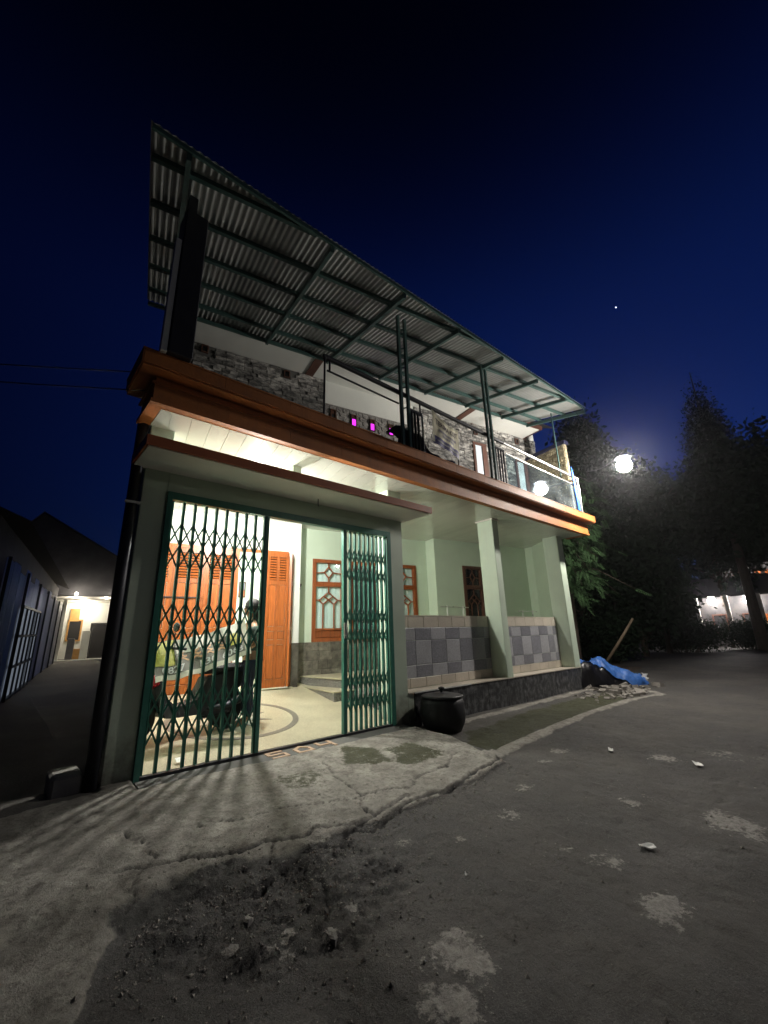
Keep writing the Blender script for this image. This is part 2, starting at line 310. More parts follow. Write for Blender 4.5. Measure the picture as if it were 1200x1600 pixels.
class MB:
    def __init__(s, T=None): s.v = []; s.f = []; s.T = T; s.smooth = False
    def add(s, vs, fs):
        n = len(s.v)
        if s.T is not None: vs = [s.T @ Vector(p) for p in vs]
        s.v += [tuple(p) for p in vs]; s.f += [tuple(i + n for i in f) for f in fs]; return s
    def box(s, x0, x1, y0, y1, z0, z1):
        return s.add([(x0, y0, z0), (x1, y0, z0), (x1, y1, z0), (x0, y1, z0), (x0, y0, z1), (x1, y0, z1), (x1, y1, z1), (x0, y1, z1)],
                     [(0, 3, 2, 1), (4, 5, 6, 7), (0, 1, 5, 4), (1, 2, 6, 5), (2, 3, 7, 6), (3, 0, 4, 7)])
    def cbox(s, x0, x1, y0, y1, z0, z1, c=.01):
        """box with chamfered vertical edges and top/bottom edges"""
        pl = [(x0 + c, y0), (x1 - c, y0), (x1, y0 + c), (x1, y1 - c), (x1 - c, y1), (x0 + c, y1), (x0, y1 - c), (x0, y0 + c)]
        cx, cy_ = (x0 + x1) / 2, (y0 + y1) / 2
        def sh(p): return (p[0] + (c if p[0] < cx else -c), p[1] + (c if p[1] < cy_ else -c))
        r = [[(*sh(p), z0) for p in pl], [(*p, z0 + c) for p in pl], [(*p, z1 - c) for p in pl], [(*sh(p), z1) for p in pl]]
        vs = sum(r, []); fs = [tuple(range(7, -1, -1)), tuple(range(24, 32))]
        for k in range(3):
            for i in range(8):
                j = (i + 1) % 8; fs.append((k * 8 + i, k * 8 + j, k * 8 + 8 + j, k * 8 + 8 + i))
        return s.add(vs, fs)
    def prism(s, poly, z0, z1):
        n = len(poly)
        f0 = (lambda i: z0) if not callable(z0) else (lambda i: z0(*poly[i]))
        f1 = (lambda i: z1) if not callable(z1) else (lambda i: z1(*poly[i]))
        vs = [(p[0], p[1], f0(i)) for i, p in enumerate(poly)] + [(p[0], p[1], f1(i)) for i, p in enumerate(poly)]
        fs = [tuple(range(n - 1, -1, -1)), tuple(range(n, 2 * n))] + [(i, (i + 1) % n, n + (i + 1) % n, n + i) for i in range(n)]
        return s.add(vs, fs)
    def bar(s, p, q, w, h, upv=(0, 0, 1)):
        p, q = Vector(p), Vector(q); d = (q - p).normalized(); u = Vector(upv)
        if abs(d.dot(u)) > .98: u = Vector((1, 0, 0)) if abs(d.x) < .9 else Vector((0, 1, 0))
        a = d.cross(u).normalized() * w / 2; b = a.cross(d).normalized() * h / 2
        vs = [p - a - b, p + a - b, p + a + b, p - a + b, q - a - b, q + a - b, q + a + b, q - a + b]
        return s.add(vs, [(0, 1, 2, 3), (7, 6, 5, 4), (0, 4, 5, 1), (1, 5, 6, 2), (2, 6, 7, 3), (3, 7, 4, 0)])
    def tube(s, pts, r, n=8):
        pts = [Vector(p) for p in pts]; rs = r if isinstance(r, (list, tuple)) else [r] * len(pts)
        rings = []; a = None
        for i, p in enumerate(pts):
            d = ((pts[i + 1] if i + 1 < len(pts) else p) - (pts[i - 1] if i else p)).normalized()
            if a is None: a = d.orthogonal().normalized()
            a = (a - d * a.dot(d)).normalized(); b = d.cross(a)
            rings.append([p + (a * math.cos(2 * math.pi * k / n) + b * math.sin(2 * math.pi * k / n)) * rs[i] for k in range(n)])
        vs = sum(rings, []); fs = []
        for i in range(len(pts) - 1):
            for k in range(n):
                j = (k + 1) % n; fs.append((i * n + k, i * n + j, i * n + n + j, i * n + n + k))
        fs += [tuple(range(n - 1, -1, -1)), tuple(range(len(vs) - n, len(vs)))]
        return s.add(vs, fs)
    def lathe(s, prof, c=(0, 0, 0), n=24, axis='Z'):
        vs = []
        for r, z in prof:
            for k in range(n):
                t = 2 * math.pi * k / n; p = (r * math.cos(t), r * math.sin(t), z)
                if axis == 'X': p = (p[2], p[0], p[1])
                if axis == 'Y': p = (p[0], p[2], p[1])
                vs.append((p[0] + c[0], p[1] + c[1], p[2] + c[2]))
        fs = []
        for i in range(len(prof) - 1):
            for k in range(n):
                j = (k + 1) % n; fs.append((i * n + k, i * n + j, i * n + n + j, i * n + n + k))
        fs += [tuple(range(n - 1, -1, -1)), tuple(range(len(vs) - n, len(vs)))]
        return s.add(vs, fs)
    def ball(s, c, r, n=12, sc=(1, 1, 1)):
        m = n // 2
        prof = [(max(r * math.sin(math.pi * i / m), 1e-4), -r * math.cos(math.pi * i / m)) for i in range(m + 1)]
        vs0 = []
        for rr, z in prof:
            for k in range(n):
                t = 2 * math.pi * k / n; vs0.append((c[0] + rr * math.cos(t) * sc[0], c[1] + rr * math.sin(t) * sc[1], c[2] + z * sc[2]))
        fs = []
        for i in range(m):
            for k in range(n):
                j = (k + 1) % n; fs.append((i * n + k, i * n + j, i * n + n + j, i * n + n + k))
        return s.add(vs0, fs)
    def surf(s, fn, nu, nv, thick=0.0):
        vs = [fn(i / nu, j / nv) for j in range(nv + 1) for i in range(nu + 1)]
        fs = [(j * (nu + 1) + i, j * (nu + 1) + i + 1, (j + 1) * (nu + 1) + i + 1, (j + 1) * (nu + 1) + i) for j in range(nv) for i in range(nu)]
        return s.add(vs, fs)
    def build(s, name, mat, parent=None, smooth=False, label=None):
        me = bpy.data.meshes.new(name); me.from_pydata(s.v, [], s.f); me.update()
        if smooth or s.smooth:
            me.polygons.foreach_set('use_smooth', [True] * len(me.polygons))
        me.materials.append(M[mat] if isinstance(mat, str) else mat)
        return put(name, me, parent, label)

def put(name, me, parent=None, label=None):
    o = bpy.data.objects.new(name, me); COL.objects.link(o)
    if parent: o.parent = parent
    if label: o['label'] = label
    return o

def tag(o, label, cat, group=None, kind=None):
    o['label'] = label; o['category'] = cat
    if group: o['group'] = group
    if kind: o['kind'] = kind
    return o

def thing(name, label, cat, loc=(0, 0, 0), rz=0, group=None):
    o = bpy.data.objects.new(name, None); COL.objects.link(o); o.empty_display_size = .2
    o.location = loc; o.rotation_euler = (0, 0, rz)
    return tag(o, label, cat, group)

def structure(name, mb, mat, smooth=False):
    o = mb.build(name, mat, None, smooth); o['kind'] = 'structure'; return o

def piece(name, me, parent, loc, rz=0, sc=(1, 1, 1)):
    o = bpy.data.objects.new(name, me); COL.objects.link(o); o.parent = parent
    o.location = loc; o.rotation_euler = (0, 0, rz); o.scale = sc; return o

def unit_block(name, mat, c=.06, jit=0.0):
    """unit block x,z in -.5...5, y -1..0 (front at -1), edges chamfered"""
    m = MB(); v = []
    for (x, z) in ((-.5, -.5), (.5, -.5), (.5, .5), (-.5, .5)): v.append((x, 0, z))
    for (x, z) in ((-.5, -.5), (.5, -.5), (.5, .5), (-.5, .5)): v.append((x, -1 + .25, z))
    for (x, z) in ((-.5, -.5), (.5, -.5), (.5, .5), (-.5, .5)):
        v.append((x * (1 - c) + random.uniform(-jit, jit), -1 + random.uniform(-jit, jit) * 3, z * (1 - c * 2) + random.uniform(-jit, jit)))
    f = []
    for k in (0, 4):
        for i in range(4):
            j = (i + 1) % 4; f.append((k + i, k + 4 + i, k + 4 + j, k + j))
    f.append((8, 11, 10, 9))
    f = [tuple(reversed(q)) for q in f]
    m.add(v, f)
    me = bpy.data.meshes.new(name); me.from_pydata(m.v, [], m.f); me.update(); me.materials.append(M[mat]); return me

def vnoise(x, y, seed=0):
    """value noise on arrays"""
    x = np.asarray(x, float); y = np.asarray(y, float)
    xi = np.floor(x).astype(np.int64); yi = np.floor(y).astype(np.int64)
    fx = x - xi; fy = y - yi; fx = fx * fx * (3 - 2 * fx); fy = fy * fy * (3 - 2 * fy)
    def h(a, b):
        n = (a * 374761393 + b * 668265263 + seed * 974634777) & 0x7fffffff
        n = ((n ^ (n >> 13)) * 1274126177) & 0x7fffffff
        n = (n ^ (n >> 16)) & 0xffff
        return n / 65535.0
    return (h(xi, yi) * (1 - fx) + h(xi + 1, yi) * fx) * (1 - fy) + (h(xi, yi + 1) * (1 - fx) + h(xi + 1, yi + 1) * fx) * fy
def fbm(x, y, o=4, seed=0, g=.5):
    s = 0; a = 1; t = 0
    for k in range(o):
        s = s + a * vnoise(x * 2 ** k + k * 17.3, y * 2 ** k - k * 9.1, seed + k); t += a; a *= g
    return s / t

def sd_poly(P, X, Y):
    """signed distance (negative inside) to polygon"""
    P = np.array(P, float); d = np.full(X.shape, 1e9); ins = np.zeros(X.shape, bool)
    n = len(P)
    for i in range(n):
        a, b = P[i], P[(i + 1) % n]; e = b - a
        t = np.clip(((X - a[0]) * e[0] + (Y - a[1]) * e[1]) / (e @ e), 0, 1)
        d = np.minimum(d, np.hypot(X - a[0] - t * e[0], Y - a[1] - t * e[1]))
        c = (a[1] > Y) != (b[1] > Y)
        with np.errstate(divide='ignore', invalid='ignore'):
            xx = (b[0] - a[0]) * (Y - a[1]) / (b[1] - a[1] if b[1] != a[1] else 1e-12) + a[0]
        ins ^= c & (X < xx)
    return np.where(ins, -d, d)
def d_line(P, X, Y):
    d = np.full(X.shape, 1e9); P = np.array(P, float)
    for a, b in zip(P[:-1], P[1:]):
        e = b - a; t = np.clip(((X - a[0]) * e[0] + (Y - a[1]) * e[1]) / (e @ e), 0, 1)
        d = np.minimum(d, np.hypot(X - a[0] - t * e[0], Y - a[1] - t * e[1]))
    return d
def sstep(a, b, x): t = np.clip((x - a) / (b - a), 0, 1); return t * t * (3 - 2 * t)

# ------------------------------------------------------------------ ground: one sheet to the horizon
def ground_base(X, Y):
    z = -.02 - .13 * np.clip((-Y - .1) / 1.9, 0, 1) - .02 * np.clip(-Y - 2, 0, 3)
    v = X * SA + Y * CA
    z = np.where(Y > .25, -.15 + 0 * z, z)
    al = (X < 3.0) & (v > .3)
    z = np.where(al, np.maximum(z, -.15) * 0 - .12 + .023 * np.clip(v, 0, 30), z)
    z = np.where((X > 3.3) & (Y > -1.8), np.minimum(z, -.10 - .05 * sstep(-.2, -.9, -(-Y))), z)
    return z

def make_ground():
    def axis(segs):
        out = []
        for a, b, st in segs: out += list(np.arange(a, b - 1e-6, st))
        return np.array(out + [segs[-1][1]])
    xs = axis([(-400, -60, 60), (-60, -12, 6), (-12, -2.2, .4), (-2.2, -1.5, .04), (-1.5, 3.2, .017), (3.2, 5.2, .03), (5.2, 10.5, .05), (10.5, 16, .15), (16, 40, .8), (40, 100, 8), (100, 400, 60)])
    ys = axis([(-400, -60, 60), (-60, -12, 8), (-12, -4.6, .4), (-4.6, -3.9, .04), (-3.9, -.3, .017), (-.3, .5, .04), (.5, 6, .25), (6, 40, .8), (40, 100, 8), (100, 400, 60)])
    X, Y = np.meshgrid(xs, ys)
    Z = ground_base(X, Y)
    n1 = fbm(X * 1.3, Y * 1.3, 5, 3); n2 = fbm(X * 5, Y * 5, 4, 9); n3 = fbm(X * 16, Y * 16, 3, 21); n4 = fbm(X * 42, Y * 42, 2, 61)
    wob = (n1 - .5) * .35 + (n2 - .5) * .22 + (n3 - .5) * .07
    conc = [(-.95, -.2), (-.3, -.12), (-.3, .6), (3.5, .6), (3.42, -.3), (3.36, -.81), (3.12, -1.55), (3.07, -1.83), (2.46, -1.89), (1.54, -1.95), (.82, -1.92), (.44, -2.03),
            (.1, -2.05), (-.1, -1.75), (-.38, -1.82), (-.55, -2.1), (-.75, -2.5), (-1.1, -2.5), (-1.6, -1.6), (-1.6, -.6)]
    dc = sd_poly(conc, X, Y) + wob * .35
    C = 1 - sstep(-.022, .014, dc)
    broken = [(.01, -1.75), (.5, -1.95), (.95, -2.05), (.85, -2.6), (.64, -2.88), (.29, -2.85), (-.12, -2.57), (-.42, -2.24), (-.5, -1.85)]
    B = 1 - sstep(-.1, .12, sd_poly(broken, X, Y) + wob)
    moss = [(3.36, -1.1), (3.9, -.62), (5.61, -.52), (9.46, -.5), (8.8, -1.1), (7.22, -1.2), (5.32, -1.22), (3.37, -1.42)]
    Mo = 1 - sstep(-.08, .1, sd_poly(moss, X, Y) + wob * .8)
    wet1 = [(2.3, -.77), (2.69, -.79), (2.76, -1.22), (2.23, -1.24)]; wet2 = [(2.02, -.44), (2.24, -.73), (2.09, -1.01), (1.85, -.84)]
    Wt = np.maximum(1 - sstep(-.08, .1, sd_poly(wet1, X, Y) + wob * .8), 1 - sstep(-.05, .1, sd_poly(wet2, X, Y) + wob * .8))
    Wt = np.maximum(Wt, (1 - sstep(.0, .22, np.hypot((X - 1.15) / 1.3, (Y + .95)) - .1 + wob)) * .7)
    edge = 1 - sstep(.05, .13, d_line([(3.1, -1.62), (3.8, -1.5), (4.88, -1.39), (6.58, -1.28), (8.09, -1.3), (9.3, -1.5), (9.7, -1.2)], X, Y) + wob * .3)
    lip = 1 - sstep(.05, .12, d_line([(4.3, -.30), (5.6, -.26), (7.5, -.22), (9.2, -.22)], X, Y) + wob * .25)
    pat = np.zeros_like(X)
    for cx, cy_, r, a in ((.60, -3.19, .16, 1), (.39, -3.33, .13, .95), (1.59, -3.70, .12, .75), (2.0, -2.55, .10, .5), (2.6, -2.3, .09, .5), (3.4, -2.1, .10, .55), (3.9, -2.0, .12, .5), (1.1, -2.3, .08, .55), (2.9, -3.1, .10, .5), (4.4, -2.9, .16, .5), (1.81, -3.32, .13, .45), (3.03, -3.75, .22, .6), (.11, -2.55, .045, .8), (.24, -2.69, .05, .9), (-.13, -2.46, .03, .8),
                          (-.01, -2.58, .04, .7), (1.42, -2.53, .06, .5), (1.8, -3.07, .1, .3), (2.2, -3.0, .12, .25), (5.0, -3.3, .3, .3), (.05, -2.65, .04, .6), (.45, -2.6, .04, .6)):
        pat = np.maximum(pat, a * (1 - sstep(-.8, .7, (np.hypot(X - cx, (Y - cy_) * 1.15) - r) / r * .8 + (n2 - .5) * 1.2)))
    cr = [([(3.09, -1.73), (2.46, -1.87), (2.04, -1.91), (1.54, -1.93), (1.07, -2.01), (.93, -1.93), (.75, -2.0), (.53, -1.96), (.29, -2.07), (.07, -2.13)], .022),
          ([(1.64, -1.83), (1.04, -1.9), (.78, -1.8), (.46, -1.76), (.14, -1.69), (-.15, -1.54), (-.45, -1.5)], .014), ([(1.2, -1.85), (1.31, -1.57), (1.42, -1.2), (1.47, -.97), (1.6, -.62)], .009),
          ([(1.31, -1.57), (1.8, -1.66), (2.4, -1.55), (2.9, -1.35)], .010), ([(.1, -1.2), (.6, -1.35), (1.31, -1.57)], .006), ([(.46, -1.76), (.3, -2.0), (.5, -2.3), (.3, -2.6)], .012), ([(-.3, -.9), (-.2, -1.4), (-.45, -1.9)], .007)]
    crack = np.zeros_like(X)
    wx = X + (n2 - .5) * .16 + (n3 - .5) * .05; wy = Y + (fbm(X * 5 + 40, Y * 5, 4, 31) - .5) * .16
    for pts, w in cr:
        w = w * .6; crack = np.maximum(crack, 1 - sstep(w * .5, w * 2.0, d_line(pts, wx, wy)))
    near = sstep(14, 8, X) * sstep(-7, -5, Y) * (Y < .4)
    fl = fbm(X * 4.2 + 7, Y * 6.5, 5, 55, .6); fl = np.floor(fl * 7) / 7 * .75 + fl * .25
    slab = C * (1 - B * .8)
    Z = Z + near * (slab * .028 + (n1 - .5) * .03 + (n2 - .5) * .018 + (n3 - .5) * .009 * (1 + 1.5 * B + pat) + (fl - .5) * (.016 + .085 * B) + (n4 - .5) * (.006 + .008 * B) - .012 * sstep(.62, .78, n2) * (1 - C) + edge * .03 + lip * .025 + pat * .008 - crack * .022)
    under = (Y > -.02) & (X > -.3) & (X < 9.3) & (Y < 8)
    Z = np.where(under, np.minimum(Z, -.06), Z)
    Z = np.where((Y > -.27) & (Y <= .3) & (X > -.05) & (X < 3.45), np.minimum(Z, -.055), Z)
    global GROUND
    GROUND = (xs, ys, Z)
    ny, nx = X.shape
    me = bpy.data.meshes.new('ground')
    verts = np.stack([X.ravel(), Y.ravel(), Z.ravel()], 1)
    idx = np.arange(nx * ny).reshape(ny, nx)
    q = np.stack([idx[:-1, :-1], idx[:-1, 1:], idx[1:, 1:], idx[1:, :-1]], -1).reshape(-1, 4)
    me.vertices.add(len(verts)); me.vertices.foreach_set('co', verts.ravel())
    me.loops.add(q.size); me.loops.foreach_set('vertex_index', q.ravel().astype(np.int32))
    me.polygons.add(len(q)); me.polygons.foreach_set('loop_start', np.arange(0, q.size, 4, dtype=np.int32)); me.polygons.foreach_set('loop_total', np.full(len(q), 4, np.int32))
    me.polygons.foreach_set('use_smooth', np.ones(len(q), bool))
    me.update(calc_edges=True)
    for nm, arr in (('concrete', np.maximum(C * (1 - B * .75), np.maximum(edge * .9, lip * .8))), ('moss', np.maximum(Mo * (1 - edge), Wt * .8)), ('patch', pat * near), ('crack', crack * near), ('broken', B)):
        at = me.attributes.new(nm, 'FLOAT', 'POINT'); at.data.foreach_set('value', arr.ravel().astype(np.float32))
    m, nt, out = new_mat('street surface'); L = nt.links.new
    b = N(nt, 'ShaderNodeBsdfPrincipled'); L(b.outputs[0], out.inputs[0])
    pos = N(nt, 'ShaderNodeNewGeometry').outputs['Position']
    def noise(sc, det=6, ro=.65):
        n = N(nt, 'ShaderNodeTexNoise'); n.inputs['Scale'].default_value = sc; n.inputs['Detail'].default_value = det; n.inputs['Roughness'].default_value = ro
        L(pos, n.inputs['Vector']); return n.outputs[0]
    def rng_(x, a, b_, c, d):
        r = N(nt, 'ShaderNodeMapRange'); r.inputs[1].default_value = a; r.inputs[2].default_value = b_; r.inputs[3].default_value = c; r.inputs[4].default_value = d; L(x, r.inputs[0]); return r.outputs[0]
    def attr(nm):
        a_ = N(nt, 'ShaderNodeAttribute'); a_.attribute_name = nm; return a_.outputs['Fac']
    def math_(op, x, y):
        mm = N(nt, 'ShaderNodeMath', operation=op)
        for i, k in enumerate((x, y)):
            if isinstance(k, (int, float)): mm.inputs[i].default_value = k
            else: L(k, mm.inputs[i])
        return mm.outputs[0]
    def mix(f, c1, c2):
        x = N(nt, 'ShaderNodeMix', data_type='RGBA'); L(f, x.inputs[0])
        for i, k in ((6, c1), (7, c2)):
            if isinstance(k, tuple): x.inputs[i].default_value = (*k, 1)
            else: L(k, x.inputs[i])
        return x.outputs[2]
    nf = noise(28, 8, .75); nm_ = noise(3.2, 8, .7); ng = noise(150, 3, .6); nl = noise(.7, 4, .6)
    n9 = noise(7, 8, .75); nh = noise(62, 6, .75)
    def sharp(a_, amt=.55, lo=.35, hi=.65):
        k = math_('ADD', a_, math_('MULTIPLY', math_('SUBTRACT', nf, .5), amt)); k = math_('ADD', k, math_('MULTIPLY', math_('SUBTRACT', n9, .5), amt * 1.6)); return rng_(k, lo, hi, 0, 1)
    asph = mix(rng_(nm_, .35, .68, 0, 1), (.030, .029, .028), (.082, .079, .074))
    asph = mix(rng_(ng, .45, .72, 0, .6), asph, (.17, .165, .155))
    asph = mix(rng_(nf, .52, .7, 0, .7), asph, (.032, .031, .029))
    asph = mix(rng_(n9, .52, .66, 0, .6), asph, (.045, .043, .04))
    asph = mix(rng_(nh, .55, .75, 0, .7), asph, (.26, .25, .23))
    asph = mix(rng_(nl, .42, .62, 0, .7), asph, (.115, .107, .094))
    conc_c = mix(rng_(nm_, .32, .66, 0, 1), (.17, .16, .135), (.46, .44, .39))
    conc_c = mix(rng_(n9, .48, .64, 0, .75), conc_c, (.13, .12, .10))
    conc_c = mix(rng_(nf, .5, .68, 0, .65), conc_c, (.10, .095, .08))
    conc_c = mix(rng_(ng, .55, .8, 0, .6), conc_c, (.42, .40, .36))
    moss_c = mix(rng_(nf, .35, .65, 0, 1), (.022, .028, .010), (.075, .075, .035))
    patch_c = mix(rng_(nf, .3, .7, 0, 1), (.17, .16, .145), (.44, .42, .38))
    c = mix(sharp(attr('concrete')), asph, conc_c)
    c = mix(rng_(math_('MULTIPLY', attr('broken'), n9), .42, .6, 0, .85), c, (.022, .021, .020))
    c = mix(sharp(attr('moss'), .9, .4, .75), c, moss_c)
    c = mix(sharp(attr('patch'), .9, .32, .5), c, patch_c)
    c = mix(attr('crack'), c, (.010, .009, .008))
    L(c, b.inputs['Base Color'])
    L(rng_(nm_, .3, .7, .62, .92), b.inputs['Roughness'])
    bp = N(nt, 'ShaderNodeBump'); bp.inputs['Strength'].default_value = .9; bp.inputs['Distance'].default_value = .02
    L(math_('ADD', math_('ADD', nf, math_('MULTIPLY', ng, .4)), math_('MULTIPLY', nh, .7)), bp.inputs['Height']); L(bp.outputs[0], b.inputs['Normal'])
    me.materials.append(m)
    o = put('ground', me); o['kind'] = 'structure'
make_ground()
def GH(x, y):                                         # height of the finished ground sheet
    xs, ys, Z = GROUND; return float(Z[min(max(np.searchsorted(ys, y), 0), len(ys) - 1), min(max(np.searchsorted(xs, x), 0), len(xs) - 1)])

# ================================================================== THE HOUSE
house = thing('house', 'two storey pale green house with orange cornice, glass balcony and corrugated metal roof', 'house')
CEIL = 3.447
def gfloor(x, y): return max(.12 * y, -.02)

# columns
def column(x0, x1, y0, y1, z0, z1, **k):
    o = MB().cbox(x0, x1, y0, y1, z0, z1, .008).build('column', 'mint_dark', house, **k); return o
column(-.275, -.03, 0, .30, -.16, CEIL + .01)
column(3.20, 3.48, 0, .30, -.16, CEIL + .01)
c2 = column(6.09, 6.29, 0, .37, -.16, CEIL + .01)
c3 = column(8.86, 9.13, 0, .38, -.16, CEIL + .01)
MB().box(6.065, 6.315, -.02, .395, CEIL - .03, CEIL - .004).build('collar', 'cream', c2)
MB().box(1.49, 1.61, .02, .16, 3.051, CEIL + .01).build('post', 'mint_dark', house)
MB().box(-.029, 3.199, .0, .12, 2.735, 2.949).build('lintel', 'mint', house)
# gate frame
gf = MB(); gf.box(-.029, .02, -.03, .06, -.03, 2.734); gf.box(3.13, 3.199, -.03, .06, -.03, 2.734); gf.box(.021, 3.129, -.03, .06, 2.65, 2.733)
gframe = gf.build('gate_frame', 'gate', house)
MB().box(.021, 3.129, -.028, .028, -.02, .012).build('bottom_rail', 'steel_dark', gframe)
# number slab and digits
slab = MB().prism([(-.02, -.26), (3.3, -.26), (3.3, -.031), (-.02, -.031)], -.07, lambda x, y: -.012 + .06 * y).build('threshold', 'grout', house)
def strokes(parent, pts, x0, sx, y0, s_y, w=.028):
    for k, pl in enumerate(pts):
        for p, q in zip(pl[:-1], pl[1:]):
            P = Vector((x0 + p[0] * sx, y0 + p[1] * s_y, 0)); Q = Vector((x0 + q[0] * sx, y0 + q[1] * s_y, 0))
            d = (Q - P).normalized() * w * .4; P -= d; Q += d
            P.z = -.012 + .06 * P.y + .002; Q.z = -.012 + .06 * Q.y + .002
            yield P, Q
digs = [([[(0.9, 1), (0, 1), (0, .55), (.9, .55), (.9, .05), (0, .05)]], 1.235), ([[(.5, 1.05), (0, .7), (0, .05), (.9, .05), (.9, .6), (.5, 1.05)]], 1.55), ([[(0, 1), (0, .5), (.85, .5)], [(.85, 1), (.85, 0)]], 1.86)]
for pts, x0 in digs:
    m = MB()
    for P, Q in strokes(None, pts, x0, .19, -.245, .185): m.bar(P, Q, .040, .012)
    m.build('digit', 'terracotta_digit' if 'terracotta_digit' in M else M.setdefault('terracotta_digit', paint('tan brick inlay', (.46, .32, .22), .7, .15, 8, .2, 60)), slab)

# entrance canopy over the gate
can = MB().box(-.385, 3.53, -.588, .14, 2.951, 3.045).build('canopy', 'cream', house)
fm = MB(); fm.box(-.41, 3.555, -.612, -.589, 2.962, 3.062); fm.box(-.41, -.386, -.588, -.002, 2.962, 3.062); fm.box(3.531, 3.555, -.588, -.002, 2.962, 3.062)
fm.build('fascia_trim', 'terracotta', can)
MB().tube([(1.75, -.2, 2.951), (1.75, -.2, 2.86), (1.765, -.2, 2.85)], .006, 6).build('hook', 'steel_dark', can)

# cornice: two orange bands with a recess, returned at both ends
def ring_band(o0, o1, z0, z1, segs=None):
    xl, xr, yf, yb = -.39, 9.45, -.53, .02
    m = MB()
    def loop(o): return [(xl - o, yb), (xl - o, yf - o), (xr + o, yf - o), (xr + o, yb)]
    a, b = loop(o0), loop(o1)
    for i in range(3):
        q = [b[i], b[i + 1], a[i + 1], a[i]]; m.prism(q, z0, z1)
    return m
cornice = ring_band(-.10, -.004, CEIL - .0, 3.90).build('cornice', 'orange', house)
ring_band(-.02, .028, CEIL - .012, CEIL + .028).build('lip', 'orange', cornice)
ring_band(-.02, .032, 3.645, 3.665).build('moulding', 'orange', cornice)
ring_band(-.02, .155, 3.735, 3.752).build('moulding', 'orange', cornice)
for i in range(13):                                              # facing slabs of the lower band
    x0 = -.40 + i * .757; x1 = x0 + .754
    MB().box(x0, min(x1, 9.46), -.553, -.531, CEIL + .029, 3.644).build('facing_slab', 'orange', cornice)
for i in range(13):
    x0 = -.545 + i * .781; x1 = x0 + .778
    MB().box(x0, min(x1, 9.605), -.70, -.529, 3.753, 3.885).build('facing_slab', 'orange', cornice)
fb = ring_band(-.02, .17, 3.753, 3.885)
m = MB(); m.prism([(-.56, .0), (-.56, -.699), (-.547, -.699), (-.37, -.529), (-.37, .0)], 3.754, 3.884)
m.prism([(9.62, .5), (9.62, -.699), (9.607, -.699), (9.43, -.529), (9.43, .5)], 3.754, 3.884); m.build('end_return', 'orange', cornice)
ring_band(-.05, .175, 3.886, 3.905).build('coping', 'orange', cornice)

# balcony deck
MB().prism([(-.37, -.42), (9.43, -.42), (9.43, 3.6), (.36, 3.6), (-.26, .4), (-.30, .2)], 3.475, 3.89).build('balcony_slab', 'concrete', house)

# glossy strip ceiling, strips running back into the house
ceil = MB().prism([(-.36, -.425), (9.42, -.425), (9.42, 3.6), (.36, 3.6), (-.26, .4), (-.30, .2)], CEIL + .014, CEIL + .022).build('ceiling', 'cream', house)
def clip(poly, nx, ny, c):                    # keep nx*x+ny*y<=c
    out = []
    for i in range(len(poly)):
        p, q = poly[i], poly[(i + 1) % len(poly)]; a = nx * p[0] + ny * p[1] - c; b = nx * q[0] + ny * q[1] - c
        if a <= 0: out.append(p)
        if a * b < 0: t = a / (a - b); out.append((p[0] + t * (q[0] - p[0]), p[1] + t * (q[1] - p[1])))
    return out
k = -1.1
while k < 9.6:
    q = [tuple(H(k, -1)[:2]), tuple(H(k + .196, -1)[:2]), tuple(H(k + .196, 3.55)[:2]), tuple(H(k, 3.55)[:2])]
    for pl in ((0, -1, .425), (-1, 0, .285), (1, 0, 9.345), (-CA, SA, .30)): q = clip(q, *pl) if q else q
    if q and len(q) >= 3: MB().prism(q, CEIL, CEIL + .012).build('ceiling_strip', 'pvc', ceil)
    k += .2
MB().prism([(9.347, .02), (9.70, .9), (9.95, 1.6), (10.0, 2.6), (9.347, 2.6)], CEIL + .001, CEIL + .012).build('ceiling_strip', 'pvc', ceil)
m = MB(); m.box(-.29, 9.35, -.43, -.425, CEIL - .004, CEIL + .016)
m.build('edge_strip', 'white', ceil)

# ---- ground floor walls (house frame)
TH = RH
LW = MB(TH).box(-.36, -.23, .38, 8.0, -.3, CEIL + .01).build('side_wall', 'mint', house)
DW = MB(TH)
DW.box(-.228, 2.62, 3.22, 3.36, 2.84, CEIL + .01); DW.box(2.36, 2.62, 3.22, 3.539, .2, 2.839)
door_wall = DW.build('wall', 'white', house)
AW = MB(TH)
AW.box(2.622, 5.99, 3.54, 3.66, 2.80, CEIL + .01)
for a_, b_ in ((2.622, 3.0), (3.74, 3.85), (4.61, 4.88), (5.64, 5.99)): AW.box(a_, b_, 3.54, 3.66, .2, 2.799)
for a_, b_ in ((3.001, 3.739), (4.881, 5.639)): AW.box(a_, b_, 3.541, 3.66, .2, 1.10)
front_wall = AW.build('wall', 'mint', house)
BW = MB(TH)
BW.box(5.992, 9.7, 3.2, 3.35, 2.82, CEIL + .01); BW.box(5.992, 6.84, 3.2, 3.35, .2, 2.819); BW.box(7.48, 9.7, 3.2, 3.35, .2, 2.819)
BW.box(5.992, 6.12, 3.351, 3.538, .2, CEIL + .01); BW.box(6.841, 7.479, 3.2, 3.35, .2, 1.1)
terrace_wall = BW.build('wall', 'mint', house)
right_wall = MB().prism([(9.03, .381), (9.60, 1.10), (9.9, 2.6), (10.05, 2.6), (9.75, 1.05), (9.129, .381)], -.3, CEIL + .01).build('side_wall', 'mint', house)

